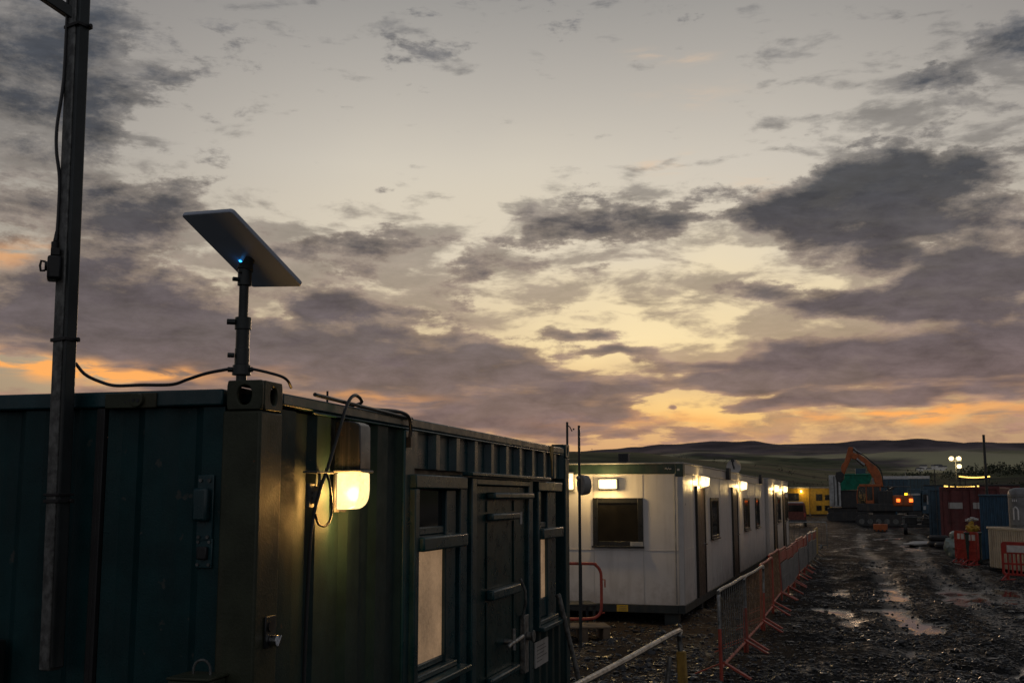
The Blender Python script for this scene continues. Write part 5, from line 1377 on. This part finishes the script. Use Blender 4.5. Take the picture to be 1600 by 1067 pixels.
# yellow cabins
for px, w, lab, lit in ((1246, 2.75, 'yellow site cabin with a lit lamp and dark window, left of its twin', True), (1283, 2.45, 'dimmer yellow site cabin between the lit one and the hopper', False)):
    loc, yaw = spot(px, 130)
    yc = thing('yellow_cabin', lab, 'site cabin', loc, yaw, 'yellow site cabins at the far end')
    w2 = w / 2
    MB().box(-w2, w2, 0, 6, .2, 3.15).build('wall', M['yellow_cabin'], yc, .02)
    MB().box(-w2 - .06, w2 + .06, -.06, 6.06, 3.152, 3.30).build('roof', M['cabin_roof'], yc, .02)
    MB().box(-w2 + .1, w2 - .1, .1, 5.9, -.1, .199).build('base', M['machine_dark'], yc)
    mb = MB()
    for i in range(8): mb.box(-w2 + .1 + i * (w - .2) / 8, -w2 + .18 + i * (w - .2) / 8, -.03, -.001, .25, 3.1)
    mb.build('rib', M['yellow_cabin'], yc)
    for (a, b, c, d) in (((-.95, .25, 1.7, 2.6),) if lit else ((-.5, .2, 1.75, 2.5), (.5, 1.0, 1.8, 2.4), (-.5, .1, .6, 1.2), (.45, 1.0, .6, 1.2))):
        wd = MB().box(a, b, -.05, -.031, c, d).build('window', M['win_frame'], yc)
        MB().box(a + .08, b - .08, -.06, -.051, c + .08, d - .08).build('pane', M['glass'], wd)
    if lit:
        MB().box(.42, .58, -.2, -.031, 2.72, 2.90).build('lamp', M['lamp_far'], yc)
        lamp(yc, (.5, -.55, 2.75), 26, (1, .68, .2), .1); lamp(yc, (1.8, -.9, 2.6), 12, (1, .68, .2), .1)

# red van, seen from behind, before the yellow cabins
loc, yaw = spot(1243, 82)
rv = thing('parked_van', 'dark red van parked past the white cabins, seen from behind', 'van', loc, yaw)
mb = MB(); mb.prism([(-.78, .45), (.78, .45), (.80, 1.0), (.70, 1.72), (-.70, 1.72), (-.80, 1.0)], 0, 3.9, 'y'); mb.build('body', M['brick'], rv, .08)
mb = MB(); mb.box(-.6, .6, .3, 3.4, 1.722, 1.80); mb.build('roof_rack', M['white_paint'], rv, .02)
mb = MB(); mb.box(-.58, .58, -.025, .02, 1.12, 1.58); mb.build('rear_window', M['glass'], rv, .01)
for x in (-.74, .62): MB().box(x, x + .12, -.03, .01, .75, 1.02).build('tail_lamp', M['red'], rv)
mb = MB(); mb.box(-.8, .8, -.08, .1, .30, .52); mb.build('bumper', M['machine_dark'], rv, .03)
for x in (-.8, .6):
    for y in (.7, 3.1): MB().cyl((x, y, .30), (x + .2, y, .30), .30, 16).build('wheel', M['rubber'], rv)

# blue lorry with amber beacon, other lorries and cabins at the back of the yard
loc, yaw = spot(1444, 95)
bl = thing('parked_lorry', 'dark blue lorry with amber beacon lit on its cab, beside the excavator', 'lorry', loc, yaw)
mb = MB(); mb.prism([(-.1, .75), (1.15, .75), (1.15, 1.75), (1.05, 2.62), (-.02, 2.62), (-.1, 1.75)], 0, 1.9, 'y'); cabm = mb.build('cab', M['blue_dark'], bl, .06)
mb = MB(); mb.box(.02, 1.02, -.025, .02, 1.72, 2.38); mb.build('windscreen', M['glass'], cabm)
mb = MB(); mb.box(.30, .52, -.05, -.001, 1.55, 2.3); mb.box(.0, .2, -.06, -.001, 1.1, 1.4); mb.each('pale_panel', M['grey_steel'], cabm)
mb = MB(); mb.cyl((-1.33, .15, 2.28), (-1.33, .15, 2.48), .12, 12); mb.bar((-1.33, .15, 2.28), (-1.33, .3, 1.2), .04, .04); mb.build('beacon', M['beacon'], cabm)
mb = MB(); mb.box(-1.25, -.15, .2, 5.5, 1.0, 2.85); mb.box(-1.25, 1.1, 2.0, 6, 1.0, 2.75); mb.build('load_body', M['blue_dark'], bl, .04)
mb = MB(); mb.box(-1.2, -.2, .14, .199, 2.30, 2.45); mb.build('body_label', M['grey_steel'], bl)
mb = MB(); mb.box(-1.2, 1.1, .1, 6, .55, .98); mb.build('chassis', M['machine_dark'], bl)
for x in (-1.2, .75):
    for y in (.9, 4.3): MB().cyl((x, y, .5), (x + .34, y, .5), .5, 18).build('wheel', M['rubber'], bl)
loc, yaw = spot(1437, 66)
tl = thing('machine_trailer', 'low dark plant trailer with small machinery in front of the blue lorry', 'trailer', loc, yaw)
mb = MB(); mb.box(-1.0, .85, -.6, 1.2, .42, .58); mb.build('bed', M['machine_dark'], tl, .02)
mb = MB(); mb.box(-.8, -.1, -.3, .7, .582, 1.10); mb.prism([(.1, .582), (.7, .582), (.65, .95), (.3, 1.2)], -.3, .6, 'y'); mb.build('load', M['machine_dark'], tl, .04)
for x in (-.85, .55): MB().cyl((x, -.62, .32), (x + .2, -.62, .32), .32, 14).build('wheel', M['rubber'], tl)
mb = MB(); mb.tube([(-.9, -.5, .6), (-.9, -.5, 1.0), (.0, -.5, 1.0), (.8, -.5, .9), (.8, -.5, .6)], .03, 6); mb.build('rail', M['galv_dull'], tl)
for px, D, w, h, lab, m in ((1402, 118, 2.5, 4.0, 'pale roofed lorry body behind the blue lorry, left of two', 'white_paint'), (1436, 128, 2.6, 4.2, 'pale roofed lorry body behind the blue lorry, right of two', 'white_paint'), (1386, 112, 2.0, 3.1, 'dark site store box behind the excavator counterweight', 'blue_dark'), (1468, 108, 2.6, 3.2, 'dark blue store box behind the containers', 'blue_dark'), (1560, 78, 3.0, 2.9, 'dark brown store box behind the red container', 'red_container')):
    loc, yaw = spot(px, D)
    t = thing('box_lorry' if m == 'white_paint' else 'store_box', lab, 'lorry' if m == 'white_paint' else 'store box', loc, yaw)
    MB().box(-w / 2, w / 2, 0, 5, .9 if m == 'white_paint' else 0.0, h).build('body', M['blue_dark'] if m == 'white_paint' else M[m], t, .03)
    MB().box(-w / 2 - .03, w / 2 + .03, -.03, 5.03, h + .002, h + (.32 if m == 'white_paint' else .12)).build('roof', M['white_paint'] if m == 'white_paint' else M['machine_dark'], t, .02)
    if m == 'white_paint':
        MB().box(-w / 2 + .1, w / 2 - .1, .1, 5, .5, .899).build('chassis', M['machine_dark'], t)
        for x in (-w / 2, w / 2 - .3): MB().cyl((x, .9, .5), (x + .3, .9, .5), .5, 14).build('wheel', M['rubber'], t)
        mb = MB()
        for i in range(6): mb.box(-w / 2 + .15 + i * (w - .3) / 6, -w / 2 + .2 + i * (w - .3) / 6, -.02, -.001, 1.0, h - .1)
        mb.build('rib', M['machine_dark'], t)
    else:
        mb = MB()
        for i in range(9): mb.box(-w / 2 + .1 + i * (w - .2) / 9, -w / 2 + .2 + i * (w - .2) / 9, -.03, -.001, .1, h - .1)
        mb.build('rib', M[m], t)

# floodlight mast and festoon lights
loc, yaw = spot(1497.5, 120)
ft = thing('floodlight_mast', 'thin mast carrying three lit floodlights above the yard', 'floodlight', loc, yaw)
mb = MB(); mb.cyl((0, 0, 0), (0, 0, 6.3), .07, 8, .05); mb.build('mast', M['machine_dark'], ft)
mb = MB(); mb.bar((-.6, 0, 5.95), (.6, 0, 5.95), .07, .07); mb.build('crossbar', M['machine_dark'], ft)
mb = MB(); mb.box(-.8, .8, -.6, .6, .3, 1.3); mb.build('base', M['machine_dark'], ft, .05)
for x, z in ((-.40, 6.22), (.36, 6.22), (.36, 5.38)):
    hdn = MB().box(x - .26, x + .26, -.08, .16, z - .22, z + .22).build('floodlight', M['machine_dark'], ft, .03)
    MB().prism([(a[0] + x, a[1] + z) for a in rrect(.23, .2, .18)], -.13, -.081, 'y').build('lens', M['flood_lens'], hdn)
    lamp(ft, (x, -.5, z), 110, (1, .76, .36), .2)
for (pa, pb, y_, D, lab) in ((1504, 1550, 742, 80, 'row of yellow festoon lights above the red container, upper one'), (1480, 1532, 757, 74, 'row of yellow festoon lights just over the red container roof, lower one')):
    A, _ = spot(pa, D); B, _ = spot(pb, D)
    z0_ = CAM_Z + slope_of(y_) * D
    fs = thing('festoon_lights', lab, 'festoon lights', (A[0], A[1], 0), 0, 'festoon light rows in the yard')
    Lx = B[0] - A[0]
    mb = MB()
    for i in range(17):
        t_ = i / 16
        if rnd.random() < .8: mb.box(Lx * t_ - .045, Lx * t_ + .05, -.04, .04, z0_ - .12 - .3 * t_ * (1 - t_), z0_ - .03 - .3 * t_ * (1 - t_))
    mb.each('bulb', M['festoon'], fs)
    mb = MB(); mb.tube([(Lx * i / 8, 0, z0_ - .3 * i / 8 * (1 - i / 8)) for i in range(9)], .018, 5); mb.build('wire', M['cable'], fs)
    for x in (0, Lx): MB().cyl((x, 0, 0), (x, 0, z0_ + .15), .04, 8).build('post', M['machine_dark'], fs)

# clutter poles and slim masts in the yard
for px, D, h, lab in ((1464, 100, 4.6, 'thin dark pole behind the containers, left of the floodlights'), (1418, 125, 5.0, 'pale thin pole behind the pale roofed lorries'), (1512, 95, 4.4, 'thin dark pole right of the floodlight mast')):
    loc, yaw = spot(px, D)
    mb = MB(); mb.cyl((0, 0, -.1), (0, 0, h), .06, 8, .04); o = mb.build('pole', M['galv'] if 'pale thin' in lab else M['machine_dark'], None); o.location = loc; tag(o, lab, 'pole')

# houses on the far slope
for i, (px, D, s_) in enumerate(((1437, 1450, .8), (1446, 1500, 1.1), (1454, 1440, .7), (1462, 1520, 1.0), (1470, 1480, 1.2), (1478, 1550, .9), (1441, 1330, .7), (1473, 1340, .8))):
    (hx_, hy_, _), yaw = spot(px, D)
    hz_ = hill_z(hx_ / hy_, hy_)
    h = thing('house', ['small white house at the left end of the hillside hamlet', 'white house second from the left in the upper hamlet row', 'small white house in the middle of the upper hamlet row', 'white house right of the middle of the upper hamlet row', 'largest white house of the hillside hamlet, left of the last', 'white house at the right end of the hillside hamlet', 'white house below the left end of the hamlet row', 'white house below the right end of the hamlet row'][i], 'house', (hx_, hy_, hz_), yaw + R((i * 37) % 50 - 25), 'white houses on the hillside')
    w, dp_, e = 8 * s_, 6 * s_, 5.0 * s_
    MB().box(-w / 2, w / 2, 0, dp_, -2, e).build('wall', M['house_white'], h)
    MB().prism([(-.4, e), (dp_ + .4, e), (dp_ / 2, e + 1.7 * s_)], -w / 2 - .3, w / 2 + .3, 'x').build('roof', M['slate'], h)


# hedges and scrub at the foot of the hills
def build_scrub():
    r = np.random.default_rng(11)
    V, F = [], []
    def clump(cx, cy, cz, rad, n):
        d = r.normal(size=(n, 3)); d /= np.linalg.norm(d, axis=1)[:, None]
        p = d * (rad * r.uniform(.35, 1.0, (n, 1))) * np.array([1.3, 1, .8]) + np.array([cx, cy, cz + rad * .55])
        for q in p:
            a = r.normal(size=3); a /= np.linalg.norm(a); b = np.cross(a, r.normal(size=3)); b /= np.linalg.norm(b)
            s = rad * r.uniform(.08, .2); o = len(V)
            V.extend([tuple(q - a * s), tuple(q + b * s * .6), tuple(q + a * s), tuple(q - b * s * .6)]); F.append((o, o + 1, o + 2, o + 3))
    for px in np.arange(1376, 1640, 2.6):
        for D, y0 in ((250, 0), (420, 1), (640, 2)):
            if r.random() < (.75, .6, .5)[y0]:
                u = (px + r.uniform(-3, 3) - 800) / 1740
                d = D * r.uniform(.9, 1.1); clump(u * d, d, max(0, hill_z(u, d)) if d > 235 else 0, (1.3, 2.2, 3.0)[y0] * r.uniform(.35, 1.7), 70)
    for px in np.arange(880, 1376, 9):
        for D in (520, 680):
            if r.random() < .22:
                u = (px - 800) / 1740; d = D * r.uniform(.9, 1.1); clump(u * d, d, hill_z(u, d), 2.2 * r.uniform(.5, 1.2), 30)
    me = bpy.data.meshes.new('scrub'); me.from_pydata(V, [], F); me.materials.append(M['foliage'])
    o = bpy.data.objects.new('scrub', me); COL.objects.link(o); tag(o, 'dark hedges and scrub along the foot of the hills', 'hedge', kind='stuff')


build_scrub()
